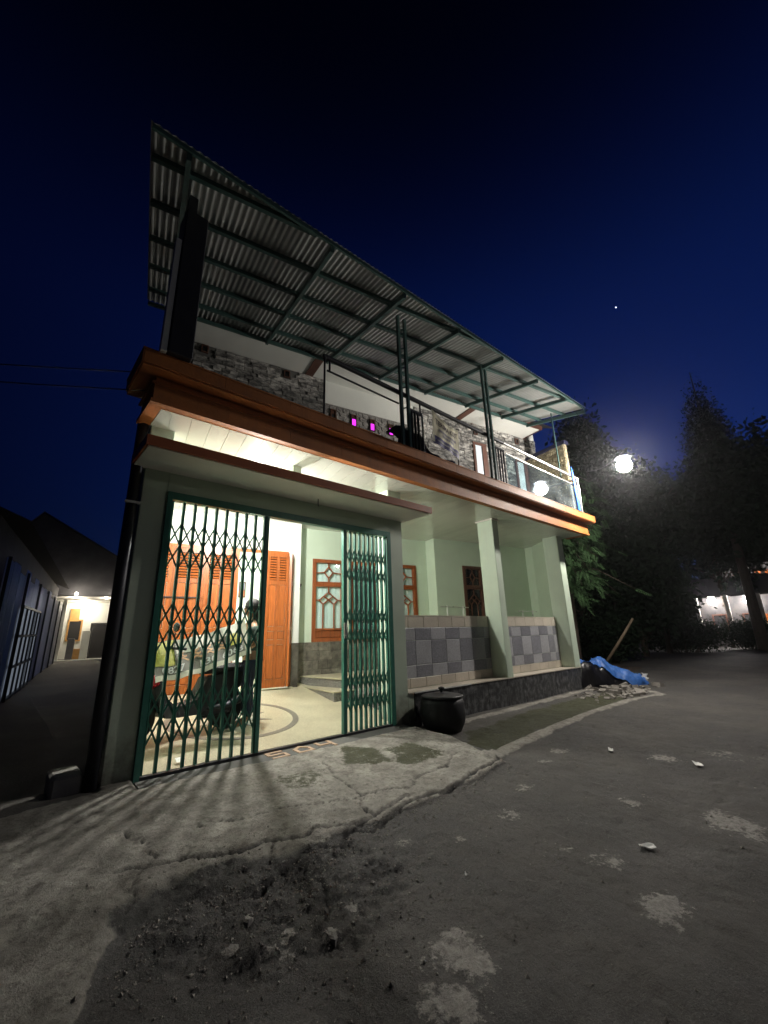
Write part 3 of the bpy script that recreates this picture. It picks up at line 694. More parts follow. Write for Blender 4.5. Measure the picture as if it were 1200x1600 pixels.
# floors
m = MB(); pts = [(-.27, -.03), (3.6, -.03), (3.6, 3.2), (-.27, 3.4)]
m.prism([(-.20, .062), (3.47, .062), (3.47, 3.3), (.5, 3.4)], -.2, lambda x, y: .12 * y)
carfloor = m.build('carport_floor', 'terrazzo', house)
def on_floor(pts, parent, mat, name, h=.003):
    m = MB(); m.prism(pts, lambda x, y: .12 * y - .004, lambda x, y: .12 * y + h); return m.build(name, mat, parent)
RC = (1.45, 1.32)
m = MB()
nseg = 48
for i in range(nseg):
    a0, a1 = 2 * math.pi * i / nseg, 2 * math.pi * (i + 1) / nseg
    q = [(RC[0] + r * math.cos(t), RC[1] + r * math.sin(t)) for r, t in ((.78, a0), (.86, a0), (.86, a1), (.78, a1))]
    m.prism(q, lambda x, y: .12 * y - .004, lambda x, y: .12 * y + .004)
m.build('inlay_ring', 'terrazzo_ring', carfloor)
for i in range(8):
    t = math.pi * i / 4 + .2; d = Vector((math.cos(t), math.sin(t))); n = Vector((-d.y, d.x)) * .07; c = Vector(RC)
    on_floor([tuple(c + d * .5), tuple(c + d * .25 + n), tuple(c + d * .12), tuple(c + d * .25 - n)][::-1], carfloor, 'terrazzo_ring', 'inlay_ray', .004)
step1 = MB().prism([(3.15, 1.39), (5.2, 1.39), (5.2, 3.1), (3.36, 2.92)], 0, .30).build('step', 'step', house)
MB().prism([(3.135, 1.375), (5.2, 1.375), (5.2, 3.1), (3.345, 2.92)], .301, .32).build('tread', 'terrazzo', step1)
terr = MB().prism([(3.52, 1.80), (3.62, .47), (9.0, .47), (9.5, 1.2), (9.8, 2.4), (3.40, 3.05)], 0, .46).build('terrace_floor', 'step', house)
MB().prism([(3.50, 1.785), (3.60, .455), (9.0, .455), (9.48, 1.2), (9.78, 2.4), (3.39, 3.05)], .461, .48).build('tread', 'terrazzo', terr)

# dark stone tiles at the foot of the window wall
ub_tile = unit_block('stone_tile', 'tile_stone', .05)
foot = MB(TH).box(2.623, 5.98, 3.528, 3.539, .3, 1.098).build('wall_foot', 'grout', house)
zz = .40
for r in range(4):
    uu = 2.63 - (.13 if r % 2 else 0)
    while uu < 5.95:
        w = random.choice((.2, .27, .32)); u1 = max(uu, 2.625); u2 = min(uu + w, 5.975)
        if u2 - u1 > .05:
            p = H((u1 + u2) / 2, 3.527, zz + .0875)
            piece('tile', ub_tile, foot, p, -A, (u2 - u1 - .006, .016 + random.uniform(0, .008), .170))
        uu += w
    zz += .175
MB(TH).box(2.40, 2.621, 3.206, 3.219, .3, 1.098).build('wall_foot', 'tile_stone', house)

# ---- folding doors
def rail_frame(m, x0, x1, y0, y1, z0, z1, w):
    m.box(x0, x0 + w, y0, y1, z0, z1); m.box(x1 - w, x1, y0, y1, z0, z1)
    m.box(x0 + w + .0005, x1 - w - .0005, y0, y1, z0, z0 + w); m.box(x0 + w + .0005, x1 - w - .0005, y0, y1, z1 - w, z1)
def door_leaf(w, parent, T, mat='wood'):
    """a louvred, panelled leaf; x 0..w, y 0..-.04 towards the viewer, z .36..2.78"""
    m = MB(T); st = .055
    z0, z1 = .36, 2.78
    for a_, b_ in ((0, st), (w / 2 - st / 2, w / 2 + st / 2), (w - st, w)): m.box(a_, b_, -.04, 0, z0, z1)
    rails = [(z0, z0 + .14), (1.08, 1.17), (1.32, 1.40), (2.16, 2.24), (z1 - .09, z1)]
    for a_, b_ in rails:
        m.box(st + .0005, w / 2 - st / 2 - .0005, -.038, -.002, a_, b_); m.box(w / 2 + st / 2 + .0005, w - st - .0005, -.038, -.002, a_, b_)
    leaf = m.build('door_leaf', mat, parent)
    for (a_, b_) in ((st, w / 2 - st / 2), (w / 2 + st / 2, w - st)):
        for (c, d) in ((z0 + .14, 1.08), (1.17, 1.32), (1.40, 2.16)):
            MB(T).cbox(a_ + .002, b_ - .002, -.028, -.012, c + .002, d - .002, .01).build('panel', mat, leaf)
        lv = MB(T); n = 9
        for i in range(n):
            z = 2.245 + (z1 - .095 - 2.245) * (i + .5) / n
            lv.bar((a_ + .002, -.02, z), (b_ - .002, -.02, z), .04, .012, (0, -.7, .7))
        lv.build('louvre', mat, leaf)
        MB(T).box(a_ + .001, b_ - .001, -.008, -.003, 2.241, z1 - .091).build('louvre_back', 'wood_dark', leaf)
    return leaf
doors = MB(TH)
doors.box(-.228, 2.36, 3.19, 3.25, 2.785, 2.839); doors.box(1.375, 1.42, 3.19, 3.25, .34, 2.784); doors.box(2.315, 2.36, 3.19, 3.25, .34, 2.784)
door_frame = doors.build('folding_door', 'wood', house)
for u0 in (-.22, .315, .85):
    door_leaf(.533, door_frame, TH @ Matrix.Translation((u0, 3.225, 0)))
MB(TH).box(-.05, .8, 3.165, 3.18, 1.90, 1.92).build('latch_bar', 'steel_dark', door_frame)
ob = H(2.30, 3.18)
door_leaf(.43, door_frame, Matrix.Translation(H(1.90, 3.06)) @ Matrix.Rotation(-A + rad(4), 4, 'Z'))
door_leaf(.40, door_frame, Matrix.Translation(H(2.345, 3.05)) @ Matrix.Rotation(-A + rad(62), 4, 'Z') @ Matrix.Translation((-.01, 0, 0)))
MB(TH).box(2.2, 2.36, 3.0, 3.02, .345, .36).build('door_stop', 'white', door_frame)

# ---- room behind the doors
rm = MB(TH)
rm.box(-.25, 2.5, 5.9, 6.0, .3, 3.2); rm.box(2.5, 2.6, 3.54, 6.0, .3, 3.2); rm.box(-.229, -.15, 3.37, 5.9, .3, 3.2)
rm.box(-.229, 2.5, 3.361, 5.9, 3.2, 3.3)
room = rm.build('room', 'room', house)
MB(TH).box(-.15, 2.5, 3.1, 5.9, .25, .335).build('room_floor', 'terrazzo', room)

# ---- windows with geometric bars
def gothic_window(T, w, z0, z1, parent, frame, glassmat, behind, name='window', lower_panel=True):
    """x 0..w, front at y=0 facing -y"""
    m = MB(T); fr = .075
    m.box(0, fr, -.03, .07, z0, z1); m.box(w - fr, w, -.03, .07, z0, z1); m.box(fr + .0005, w - fr - .0005, -.03, .07, z1 - fr, z1); m.box(fr + .0005, w - fr - .0005, -.03, .07, z0, z0 + fr)
    tz = z1 - .48
    m.box(fr + .0005, w - fr - .0005, -.025, .06, tz - .10, tz)
    gz0 = z0 + fr + (.19 if lower_panel else 0)
    if lower_panel:
        m.box(fr + .0005, w - fr - .0005, -.02, .05, gz0 - .04, gz0)
    win = m.build(name, frame, parent)
    if lower_panel: MB(T).cbox(fr + .002, w - fr - .002, 0, .03, z0 + fr + .002, gz0 - .042, .01).build('panel', frame, win)
    def mp(s, t, lo, hi): return Vector((fr + s * (w - 2 * fr), 0.005, lo + t * (hi - lo)))
    def seg(m, pts, lo, hi, tw=.022):
        for p, q in zip(pts[:-1], pts[1:]): m.bar(mp(*p, lo, hi), mp(*q, lo, hi), tw, .028, (0, 1, 0))
    b = MB(T); lo, hi = gz0, tz - .10
    seg(b, [(.29, 0), (.29, .57)], lo, hi); seg(b, [(.71, 0), (.71, .57)], lo, hi)
    seg(b, [(0, .67), (.14, .67), (.5, .86), (.86, .67), (1, .67)], lo, hi)
    seg(b, [(.14, .67), (.29, .57), (.5, .68), (.69, .77)], lo, hi); seg(b, [(.86, .67), (.71, .57), (.5, .68), (.31, .77)], lo, hi)
    seg(b, [(.5, .86), (.5, 1)], lo, hi)
    lo2, hi2 = tz, z1 - fr
    seg(b, [(0, .45), (.33, .5), (.5, .8), (.67, .5), (1, .45)], lo2, hi2); seg(b, [(.33, .5), (.5, .2), (.67, .5)], lo2, hi2)
    seg(b, [(.5, .8), (.5, 1)], lo2, hi2); seg(b, [(.5, .2), (.5, 0)], lo2, hi2)
    b.build('glazing_bars', frame, win)
    for a_, c in ((lo, hi), (lo2, hi2)):
        MB(T).add([mp(0, 0, a_, c) + Vector((0, .02, 0)), mp(1, 0, a_, c) + Vector((0, .02, 0)), mp(1, 1, a_, c) + Vector((0, .02, 0)), mp(0, 1, a_, c) + Vector((0, .02, 0))], [(0, 1, 2, 3)]).build('pane', glassmat, win)
    if behind:
        cu = MB(T)
        def f(s, t): return (fr * .5 + s * (w - fr), .05 + .003 * math.sin(s * 40) + .002 * math.sin(s * 97), z0 + t * (z1 - z0))
        cu.surf(f, 60, 1); c_ = cu.build('curtain', behind, win, smooth=True)
    return win
def TU(u, v): return Matrix.Translation(H(u, v)) @ RH
gothic_window(TU(3.0, 3.54), .74, 1.10, 2.80, house, 'wood_win', 'glass', 'curtain')
gothic_window(TU(4.88, 3.54), .76, 1.10, 2.80, house, 'wood_win', 'glass', 'curtain')
gothic_window(TU(6.84, 3.20), .64, 1.10, 2.82, house, 'wood_dark', 'glass', 'night')  # near-black sheet behind the glass stands in for the dark room
# front door behind the folded gate
fd = MB(TH); fd.box(3.851, 3.92, 3.51, 3.60, .48, 2.799); fd.box(4.54, 4.609, 3.51, 3.60, .48, 2.799); fd.box(3.921, 4.539, 3.51, 3.60, 2.72, 2.799)
fdo = fd.build('front_door', 'wood_win', house)
m = MB(TH); rail_frame(m, 3.922, 4.538, 3.54, 3.58, .56, 2.718, .09); m.box(4.013, 4.447, 3.54, 3.58, 1.2, 1.32); m.build('door_leaf', 'wood_dark', fdo)
MB(TH).add([(4.012, 3.56, 1.32), (4.448, 3.56, 1.32), (4.448, 3.56, 2.63), (4.012, 3.56, 2.63)], [(0, 1, 2, 3)]).build('pane', 'glass', fdo)
MB(TH).box(4.012, 4.448, 3.60, 3.61, 1.2, 2.7).build('curtain', 'night', fdo)  # near-black sheet, colour imitates the unlit room behind the pane
MB(TH).cbox(4.012, 4.448, 3.55, 3.575, .651, 1.199, .012).build('panel', 'wood_win', fdo)
MB(TH).box(3.85, 4.61, 3.49, 3.53, .482, .50).build('sill', 'silver', fdo)
MB(TH).tube([(4.44, 3.53, 1.4), (4.44, 3.50, 1.4), (4.38, 3.50, 1.4)], .01, 8).build('handle', 'silver', fdo)

# ---- parapet walls of the terrace, checker of grey tiles in a beige border
tb = {k: unit_block('tile', k, .03) for k in ('tile_dark', 'tile_light', 'tile_beige')}
def parapet(x0, x1, bounds, flip, right_border):
    wall = MB().box(x0, x1, .334, .454, .37, 1.476).build('parapet_wall', 'mint', house)
    MB().box(x0, x1, .318, .47, 1.477, 1.497).build('cap', 'tile_beige', wall)
    rows = [(.52, .71), (.71, 1.092), (1.092, 1.295)]
    for i, (a_, b_) in enumerate(zip(bounds[:-1], bounds[1:])):
        for r, (c, d) in enumerate(rows):
            dk = (i + r + flip) % 2 == 0
            piece('tile', tb['tile_dark' if dk else 'tile_light'], wall, ((a_ + b_) / 2, .3335, (c + d) / 2), 0, (b_ - a_ - .005, .010 + random.uniform(0, .0015), d - c - .005))
    n = max(1, round((x1 - x0) / .38)); w = (x1 - x0) / n
    for i in range(n):
        for c, d in ((.375, .52), (1.295, 1.476)):
            piece('tile', tb['tile_beige'], wall, (x0 + (i + .5) * w, .3335, (c + d) / 2), 0, (w - .005, .0105 + random.uniform(0, .001), d - c - .005))
    if right_border:
        for c, d in ((.52, .908), (.908, 1.295)):
            piece('tile', tb['tile_beige'], wall, ((bounds[-1] + x1) / 2, .3335, (c + d) / 2), 0, (x1 - bounds[-1] - .005, .011, d - c - .005))
    return wall
parapet(3.482, 6.088, [3.482, 3.63, 4.01, 4.39, 4.78, 5.16, 5.54, 5.92, 6.088], 0, False)
parapet(6.292, 9.03, [6.292, 6.52, 6.88, 7.26, 7.64, 8.02, 8.40, 8.66, 8.85], 1, True)
# plinth of granite slabs with a tiled ledge
pl = MB().box(3.6, 9.12, .022, .333, -.35, .352).build('plinth', 'grout', house)
ubg = unit_block('plinth_slab', 'granite', .01)
for i in range(9):
    w = 5.5 / 9
    piece('plinth_slab', ubg, pl, (3.61 + (i + .5) * w, .0215, 0.0), 0, (w - .003, .022 + random.uniform(0, .001), .70))
lb = MB().box(3.482, 9.135, -.012, .334, .353, .369).build('ledge', 'tile_beige', pl)
MB().box(3.60, 4.95, -.02, -.0125, .352, .370).build('edge_strip', 'white', pl)  # white strip painted in as light caught on the ledge edge
MB().box(3.482, 3.599, .005, .33, -.3, .352).build('end_block', 'mint_dark', pl)

# ================================================================== upper storey (house frame)
UV_ = 3.0; SOF = 6.855
uw = MB(TH).box(.2, 10.0, UV_, UV_ + .2, 3.6, 7.2).build('upper_wall', 'white', house)
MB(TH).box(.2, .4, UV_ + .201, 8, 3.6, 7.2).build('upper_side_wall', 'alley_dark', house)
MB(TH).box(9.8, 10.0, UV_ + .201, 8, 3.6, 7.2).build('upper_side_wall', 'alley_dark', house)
st_meshes = [unit_block('stone', 'splitstone', .10, .05) for _ in range(6)]
cand = []
def holes(u0, u1, z0, z1):
    for a_, b_, c, d in ((7.41, 7.86, 3.9, 6.27), (9.03, 9.50, 3.9, 6.07), (.36, .50, 6.66, 6.84), (2.03, 2.17, 6.62, 6.8), (7.47, 7.61, 6.52, 6.70), (9.11, 9.25, 6.58, 6.78)):
        if u0 < b_ and u1 > a_ and z0 < d and z1 > c: return True
    return False
for ua, ub, za in ((.2, 2.96, 6.0), (5.45, 10.0, 4.9)):
    z = za; r = 0
    while z < 6.84:
        u = ua - random.uniform(0, .15)
        while u < ub:
            w = random.uniform(.13, .30); u0, u1 = max(u, ua), min(u + w, ub)
            if u1 - u0 > .04 and not holes(u0, u1, z, z + .08): cand.append(((u0 + u1) / 2, z + .042, u1 - u0))
            u += w
        z += .085; r += 1
# the camera sees more of the upper courses; these are kept as single stones
def seen(c):
    u, z, w = c
    return (z - (6.25 if u < 3 else 5.95 - .18 * (u - 5.5))) 
cand.sort(key=lambda c: -(seen(c) > 0) - c[2])
singles, rest = cand[:295], cand[295:]
for u, z, w in singles:
    piece('stone', random.choice(st_meshes), uw, H(u, UV_ - .001, z), -A, (w - .008, random.uniform(.018, .045), .078))
m = MB(TH)
for u, z, w in rest:
    d = random.uniform(.018, .045); m.box(u - w / 2 + .004, u + w / 2 - .004, UV_ - d, UV_ - .001, z - .039, z + .039)
for a_, b_, z_ in ((.201, 2.963, 6.0), (5.452, 9.999, 4.9)): MB(TH).box(a_, b_, UV_ - .012, UV_ - .0005, z_, 6.85).build('mortar_bed', 'grout', uw)
so = m.build('stone_courses', 'splitstone', uw); so['kind'] = 'stuff'
# scale tiles under the white band
def scale_mesh():
    m = MB(); pts = []
    for i in range(9):
        t = math.pi * i / 8; pts.append((.5 * math.cos(t), -.25 - .5 * math.sin(t)))
    pts = [(.5, .25), (-.5, .25)] + [(-p[0], p[1]) for p in pts]
    n = len(pts); m.add([(p[0], 0, p[1]) for p in pts] + [(p[0] * .92, -1, p[1] * .92) for p in pts], [tuple(range(n, 2 * n))] + [((i + 1) % n, i, n + i, n + (i + 1) % n) for i in range(n)])
    q = [(.22 * math.cos(2 * math.pi * i / 8), -1.25, .1 * math.sin(2 * math.pi * i / 8) - .15) for i in range(8)]
    m.add(q + [(p[0] * 1.3, -.95, (p[2] + .15) * 1.3 - .15) for p in q], [tuple(range(8))] + [((i + 1) % 8, i, 8 + i, 8 + (i + 1) % 8) for i in range(8)])
    me = bpy.data.meshes.new('scale_tile'); me.from_pydata(m.v, [], m.f); me.update(); me.materials.append(M['fish']); return me
fm_ = scale_mesh()
slots = [3.20, 3.72, 4.21, 4.73]
fp = MB(TH).box(2.965, 5.45, UV_ - .012, UV_ - .001, 5.3, 6.27).build('scale_cladding', 'fish', uw)
r = 0; z = 6.20
while z > 5.62:
    u = 3.02 + (.085 if r % 2 else 0)
    while u < 5.42:
        if not any(abs(u - s) < .12 and z < 6.16 for s in slots):
            piece('tile', fm_, fp, H(u, UV_ - .013, z), -A, (.16, .014, .12))
        u += .17
    z -= .105; r += 1
for i, s in enumerate(slots):
    o = MB(TH); rail_frame(o, s - .068, s + .068, UV_ - .05, UV_ - .0125, 5.84, 6.14, .018)
    v_ = o.build('vent', 'wood_dark', uw)
    if i: MB(TH).box(s - .049, s + .049, UV_ - .03, UV_ - .0126, 5.86, 6.03).build('light_panel', 'magenta', v_, label='vent glowing magenta')
    else: MB(TH).box(s - .049, s + .049, UV_ - .03, UV_ - .0126, 5.86, 6.03).build('panel', 'night', v_)
    MB(TH).box(s - .049, s + .049, UV_ - .034, UV_ - .0126, 6.032, 6.118).build('shutter', 'wood_dark', v_)
for u, z in ((.43, 6.75), (2.10, 6.71), (7.54, 6.61), (9.18, 6.68)):
    o = MB(TH); rail_frame(o, u - .065, u + .065, UV_ - .05, UV_ - .0125, z - .085, z + .085, .018); v_ = o.build('vent', 'wood_dark', uw)
    MB(TH).box(u - .045, u + .045, UV_ - .02, UV_ - .0126, z - .065, z + .065).build('panel', 'night', v_)
# narrow balcony windows
for u0, u1, z1 in ((7.38, 7.88, 6.28), (9.0, 9.52, 6.08)):
    o = MB(TH); o.box(u0, u0 + .08, UV_ - .05, UV_ - .001, 3.9, z1); o.box(u1 - .16, u1, UV_ - .05, UV_ - .001, 3.9, z1); o.box(u0 + .081, u1 - .161, UV_ - .05, UV_ - .001, z1 - .07, z1)
    wv = o.build('balcony_door', 'brown', house)
    MB(TH).box(u0 + .081, u1 - .161, UV_ - .02, UV_ - .001, 3.9, z1 - .071).build('pane', 'pale_panel', wv)
    MB(TH).bar((u1 - .18, UV_ - .025, 4.9), (u1 - .18, UV_ - .025, 5.1), .02, .02).build('handle', 'silver', wv)
# eaves
ev = MB(TH).box(.2, 9.50, 2.32, UV_ + .001, SOF, SOF + .02).build('eaves', 'white', house)
MB(TH).box(.15, 9.53, 2.285, 2.319, SOF - .03, SOF + .10).build('fascia', 'brown', ev)
MB(TH).box(9.501, 9.53, 2.32, UV_, SOF - .02, SOF + .10).build('fascia', 'brown', ev)
for u in (2.6, 6.91):
    MB(TH).box(u - .09, u + .09, 2.32, UV_ - .03, SOF - .02, SOF - .001).build('soffit_batten', 'brown', ev)
m = MB(TH); m.add([(.0, 2.26, 7.02), (10.2, 2.26, 7.02), (10.2, 6, 8.9), (.0, 6, 8.9)], [(0, 1, 2, 3)]); m.build('main_roof', 'roof_tile', house)

# ---- corrugated balcony roof
Z0, SL = 6.27, .2537
def rz(v): return Z0 + SL * v
RW = thing('roof_canopy', '', 'roof') if False else None
roof = MB(TH)
canopy_roof = MB(TH).bar((-.60, 2.24, rz(2.24) - .03), (8.86, 2.24, rz(2.24) - .03), .05, .06).build('balcony_roof', 'steel_green', house)
u = -.62; pitch = .0762
def vfront(u): return (-1.25 + u * SA) / CA
while u < 8.86:
    u1 = min(u + 10 * pitch, 8.9); n = int(round((u1 - u) / pitch * 6))
    m = MB(TH); vs = []; fs = []
    for i in range(n + 1):
        uu = u + (u1 - u) * i / n; zc = .009 * math.cos(2 * math.pi * (uu - u) / pitch)
        v0 = vfront(uu); v1 = 2.28
        for t in (0, .5, 1):
            v = v0 + (v1 - v0) * t; vs.append((uu, v, rz(v) + .055 + zc))
    for i in range(n):
        for t in (0, 1): a_ = i * 3 + t; fs.append((a_, a_ + 3, a_ + 4, a_ + 1))
    m.add(vs, fs); m.build('roof_sheet', 'zinc', canopy_roof, smooth=True)
    u = u1
for v in (-1.0, -.3, .4, 1.1, 1.8):
    ua = -.60
    ue = 8.86
    if v < .5:                                       # purlin stops where the edge of the sheets cuts it
        ue = min(ue, (v * CA + 1.22) / SA)
    MB(TH).bar((ua, v, rz(v) + .012), (ue, v, rz(v) + .012), .05, .065).build('purlin', 'steel_green', canopy_roof)
for uu in (-.26, 1.46, 2.74, 4.02, 5.29, 6.57, 7.85, 8.84):
    v0 = vfront(uu) + .03
    MB(TH).bar((uu, v0, rz(v0) - .06), (uu, 2.26, rz(2.26) - .06), .05, .08).build('rafter', 'steel_green', canopy_roof)
a_ = H(-.6, vfront(-.6) + .02); b_ = H(8.84, vfront(8.84) + .02)
za = rz(vfront(-.6)); zb = rz(vfront(8.84))
MB().bar((a_.x, a_.y, za + .015), (b_.x, b_.y, zb + .015), .03, .05).build('edge_rail', 'steel_green', canopy_roof)
# posts
def truss_post(x0, x1, y, z0, z1, r=.022):
    m = MB(); m.bar((x0, y, z0), (x0, y, z1), .045, .045); m.bar((x1, y, z0), (x1, y, z1), .045, .045); p = m.build('roof_post', 'steel_green', house)
    k = z0 + .25
    while k < z1 - .1:
        MB().bar((x0 + .023, y, k), (x1 - .023, y, k + .06), .02, .02).build('rung', 'steel_green', p); k += .36
def roof_at(x, y): u, v = uv_of(x, y); return rz(v)
truss_post(2.90, 3.05, -.7, 3.9, roof_at(2.97, -.7) - .02)
truss_post(5.20, 5.33, -.7, 3.9, roof_at(5.27, -.7) - .02)
mp_ = MB().cbox(-.37, -.14, -.78, -.52, 3.90, 5.75, .01).build('roof_post', 'steel_dark', house, label='broad dark post at the street corner of the balcony')
MB().bar((-.30, -.66, 5.75), (-.30, -.66, roof_at(-.3, -.66) - .05), .09, .09).build('post_head', 'steel_dark', mp_)
MB().box(-.43, -.375, -.76, -.68, 3.90, 5.3).build('lit_edge_strip', 'white', mp_)  # white strip stands for the lit edge of the post
# thin stay at the far end
MB().bar((8.62, -.45, 4.7), (8.62, -.45, roof_at(8.62, -.45)), .025, .025).build('stay', 'steel_green', house)

# ---- balcony railing
RY = -.66
m = MB(); m.tube([(1.5, RY, 4.80), (5.75, RY, 4.80)], .036, 10); rail = m.build('balcony_railing', 'steel_dark', house)
MB().tube([(5.751, RY, 4.80), (9.06, RY, 4.80)], .034, 10).build('handrail', 'silver', rail)
MB().tube([(1.56, RY, 4.60), (2.88, RY, 4.60)], .014, 8).build('lower_rail', 'steel_dark', rail)
for x, z0 in ((1.6, 4.6), (3.36, 4.55), (1.52, 3.9)):
    MB().tube([(x, RY, z0), (x, RY, 4.79)], .014, 8).build('upright', 'steel_dark', rail)
for x in (3.09, 3.16, 3.23, 3.30): MB().bar((x, RY, 3.9), (x, RY, 4.56), .035, .02).build('baluster', 'steel_dark', rail)
MB().bar((3.07, RY, 4.58), (3.37, RY, 4.58), .035, .04).build('cross_rail', 'steel_dark', rail)
for x in (5.46, 5.55, 5.64, 5.73): MB().bar((x, RY, 3.9), (x, RY, 4.60), .03, .02).build('baluster', 'steel_dark', rail)
MB().bar((5.44, RY, 4.62), (5.76, RY, 4.62), .03, .03).build('cross_rail', 'steel_dark', rail)
for x in (4.27, 3.40): MB().tube([(x, RY, 3.9), (x, RY, 4.62)], .017, 8).build('upright', 'silver', rail)
MB().tube([(5.80, RY, 4.585), (8.98, RY, 4.585)], .016, 8).build('glass_rail', 'silver', rail)
MB().box(5.80, 7.35, RY - .005, RY + .005, 3.93, 4.57).build('glass_panel', 'glass_rail', rail)
MB().box(7.36, 8.96, RY - .005, RY + .005, 3.93, 4.57).build('glass_panel', 'glass_rail', rail)
for x in (9.0,): MB().tube([(x, RY, 3.9), (x, RY, 4.80)], .028, 10).build('end_post', 'silver', rail)
MB().tube([(9.05, RY, 4.80), (9.05, .3, 4.80)], .03, 8).build('handrail', 'silver', rail)

# side wall of open blocks at the far end of the balcony
bw = MB(TH).box(9.51, 9.60, 1.66, 2.98, 3.9, 6.10).build('balcony_side_wall', 'brick_old', house)
m = MB(TH); zz = 4.62; r = 0
while zz < 6.05:
    v = 1.67 + (0 if r % 2 else -.1)
    while v < 2.95:
        a_, b_ = max(v, 1.67), min(v + .19, 2.96)
        if b_ - a_ > .05: m.box(9.51 - random.uniform(.012, .03), 9.509, a_ + .01, b_ - .01, zz + .008, zz + .092)
        v += .2
    zz += .1; r += 1
o = m.build('block_courses', 'brick_old', bw); o['kind'] = 'stuff'
MB(TH).box(9.46, 9.64, 1.62, 2.99, 6.101, 6.20).build('coping', 'navy', bw)

# downpipe beside the left column
dp = MB().tube([(-.345, .03, -.12), (-.345, .03, 3.44)], .055, 12).build('drain_pipe', 'steel_dark', house, smooth=True)
MB().box(-.415, -.278, -.03, .0, 2.54, 2.565).build('clamp', 'white', dp)

# ================================================================== collapsible gates
def gate(name, xs, label, pull_right):
    g = thing(name, label, 'gate', (xs[0], 0, 0))
    x00 = xs[0]
    bme = None
    for x in xs:
        if bme is None:
            m = MB(); m.box(-.014, -.004, -.02, -.004, .02, 2.64); m.box(.004, .014, -.02, -.004, .02, 2.64); m.box(-.014, .014, .006, .012, .02, 2.64)
            b0 = m.build('bar', 'gate', g); bme = b0.data; b0.location = (x - x00, 0, 0)
        else: piece('bar', bme, g, (x - x00, 0, 0))
    w = xs[1] - xs[0]
    hh = math.sqrt(max(.275 ** 2 - w ** 2, .01))
    sm = {}
    for zc in (2.16, 1.32, .49):
        for cell in (0, 1):
            zl = zc - hh + cell * hh; zh = zl + hh
            for xa, xb in zip(xs[:-1], xs[1:]):
                for d in (0, 1):
                    if d not in sm:
                        m = MB(); p = (0, -.001 + .004 * d, 0 if d == 0 else hh); q = (w, -.001 + .004 * d, hh if d == 0 else 0)
                        m.bar(p, q, .004, .017, (0, 0, 1)); o = m.build('lattice_strip', 'gate', g); sm[d] = o.data; o.location = (xa - x00, 0, zl)
                    else: piece('lattice_strip', sm[d], g, (xa - x00, 0, zl))
    return g
xsL = [.03 + .1195 * i for i in range(10)]
gl = gate('folding_gate', xsL, 'green lattice folding gate leaf stretched open across the motor scooter', True)
xsR = [2.345 + .083 * i for i in range(10)]
gr = gate('folding_gate', xsR, 'green lattice folding gate leaf bunched narrow against the column beside the parapet', False)
MB().box(-.022, .022, -.03, .02, .015, 2.645).build('end_stile', 'gate', gl).location = (xsL[-1] - xsL[0] + .03, 0, 0)
es = MB().box(-.022, .022, -.03, .02, .015, 2.645).build('end_stile', 'gate', gr); es.location = (-.03, 0, 0)
lk = MB(); lk.box(-.05, -.01, -.05, -.03, 1.16, 1.36); lk.tube([(-.03, -.05, 1.2), (-.03, -.08, 1.2), (-.03, -.08, 1.3), (-.03, -.05, 1.3)], .008, 6); lk.build('lock', 'silver', gr)
MB().box(-.058, -.02, -.045, -.031, 1.42, 1.49).build('hasp', 'gate', gr)

# ================================================================== lamps
def bulb(mat, watts, r, c, parent, name='bulb'):
    filament(parent, mat, watts, r * .7, c); return MB().ball(c, r, 16).build(name, mat, parent, smooth=True)
LC = (1.45, 1.02, 3.30)
cl = thing('ceiling_lamp', 'round bulb ceiling lamp lighting the carport above the gate', 'lamp', (LC[0], LC[1], CEIL))
MB().lathe([(.02, -.001), (.06, -.001), (.055, -.03), (.03, -.07), (.02, -.075)], (0, 0, 0), 20).build('lamp_holder', 'white', cl)
bulb('bulb', CARPORT_W, .105, (0, 0, -.17), cl)
rl = thing('ceiling_lamp', 'ceiling lamp inside the room behind the orange folding doors', 'lamp', H(1.1, 4.6, 3.2))
MB().lathe([(.02, -.001), (.07, -.001), (.05, -.04), (.02, -.05)], (0, 0, 0), 16).build('lamp_holder', 'white', rl)
bulb('bulb_room', ROOM_W, .07, (0, 0, -.12), rl)

SLP = Vector((9.20, -1.71, 4.84))
sl = thing('street_lamp', 'bright hanging street lamp glowing by the balcony corner in front of the trees', 'street lamp', SLP)
MB().lathe([(.03, .235), (.06, .23), (.12, .215), (.18, .20), (.17, .195), (.02, .19)], (0, 0, 0), 20).build('shade', 'steel_dark', sl)
bulb('bulb_street', STREET_W, .17, (0, 0, .02), sl)
MB().tube([(0, 0, .23), (0, 0, .34)], .012, 6).build('stem', 'steel_dark', sl)
ca = MB()
for a_, b_ in (((0, 0, .34), (4.0, 2.3, 1.6)), ((0, 0, .34), (-.55, .65, 1.5))):
    p, q = Vector(a_), Vector(b_); ca.tube([p.lerp(q, t / 8) - Vector((0, 0, .25 * math.sin(math.pi * t / 8) * .5)) for t in range(9)], .006, 5)
ca.build('cable', 'steel_dark', sl)

s2 = thing('street_lamp', 'street lamp on a pole on the opposite side of the street facing the house', 'street lamp', (6.9, -8.8, -.2))
MB().tube([(0, -.5, 0), (0, -.5, 4.9), (0, -.1, 5.0)], .05, 8).build('pole', 'steel_dark', s2)
MB().lathe([(.03, .17), (.05, .165), (.07, .14), (.10, .115), (.09, .11), (.02, .105)], (0, 0, 4.8), 20).build('shade', 'steel_dark', s2)
filament(s2, 'bulb_street_far', STREET2_W, .06, (0, 0, 4.82)); MB().ball((0, 0, 4.82), .085, 16).build('bulb', 'bulb_street_far', s2, smooth=True)

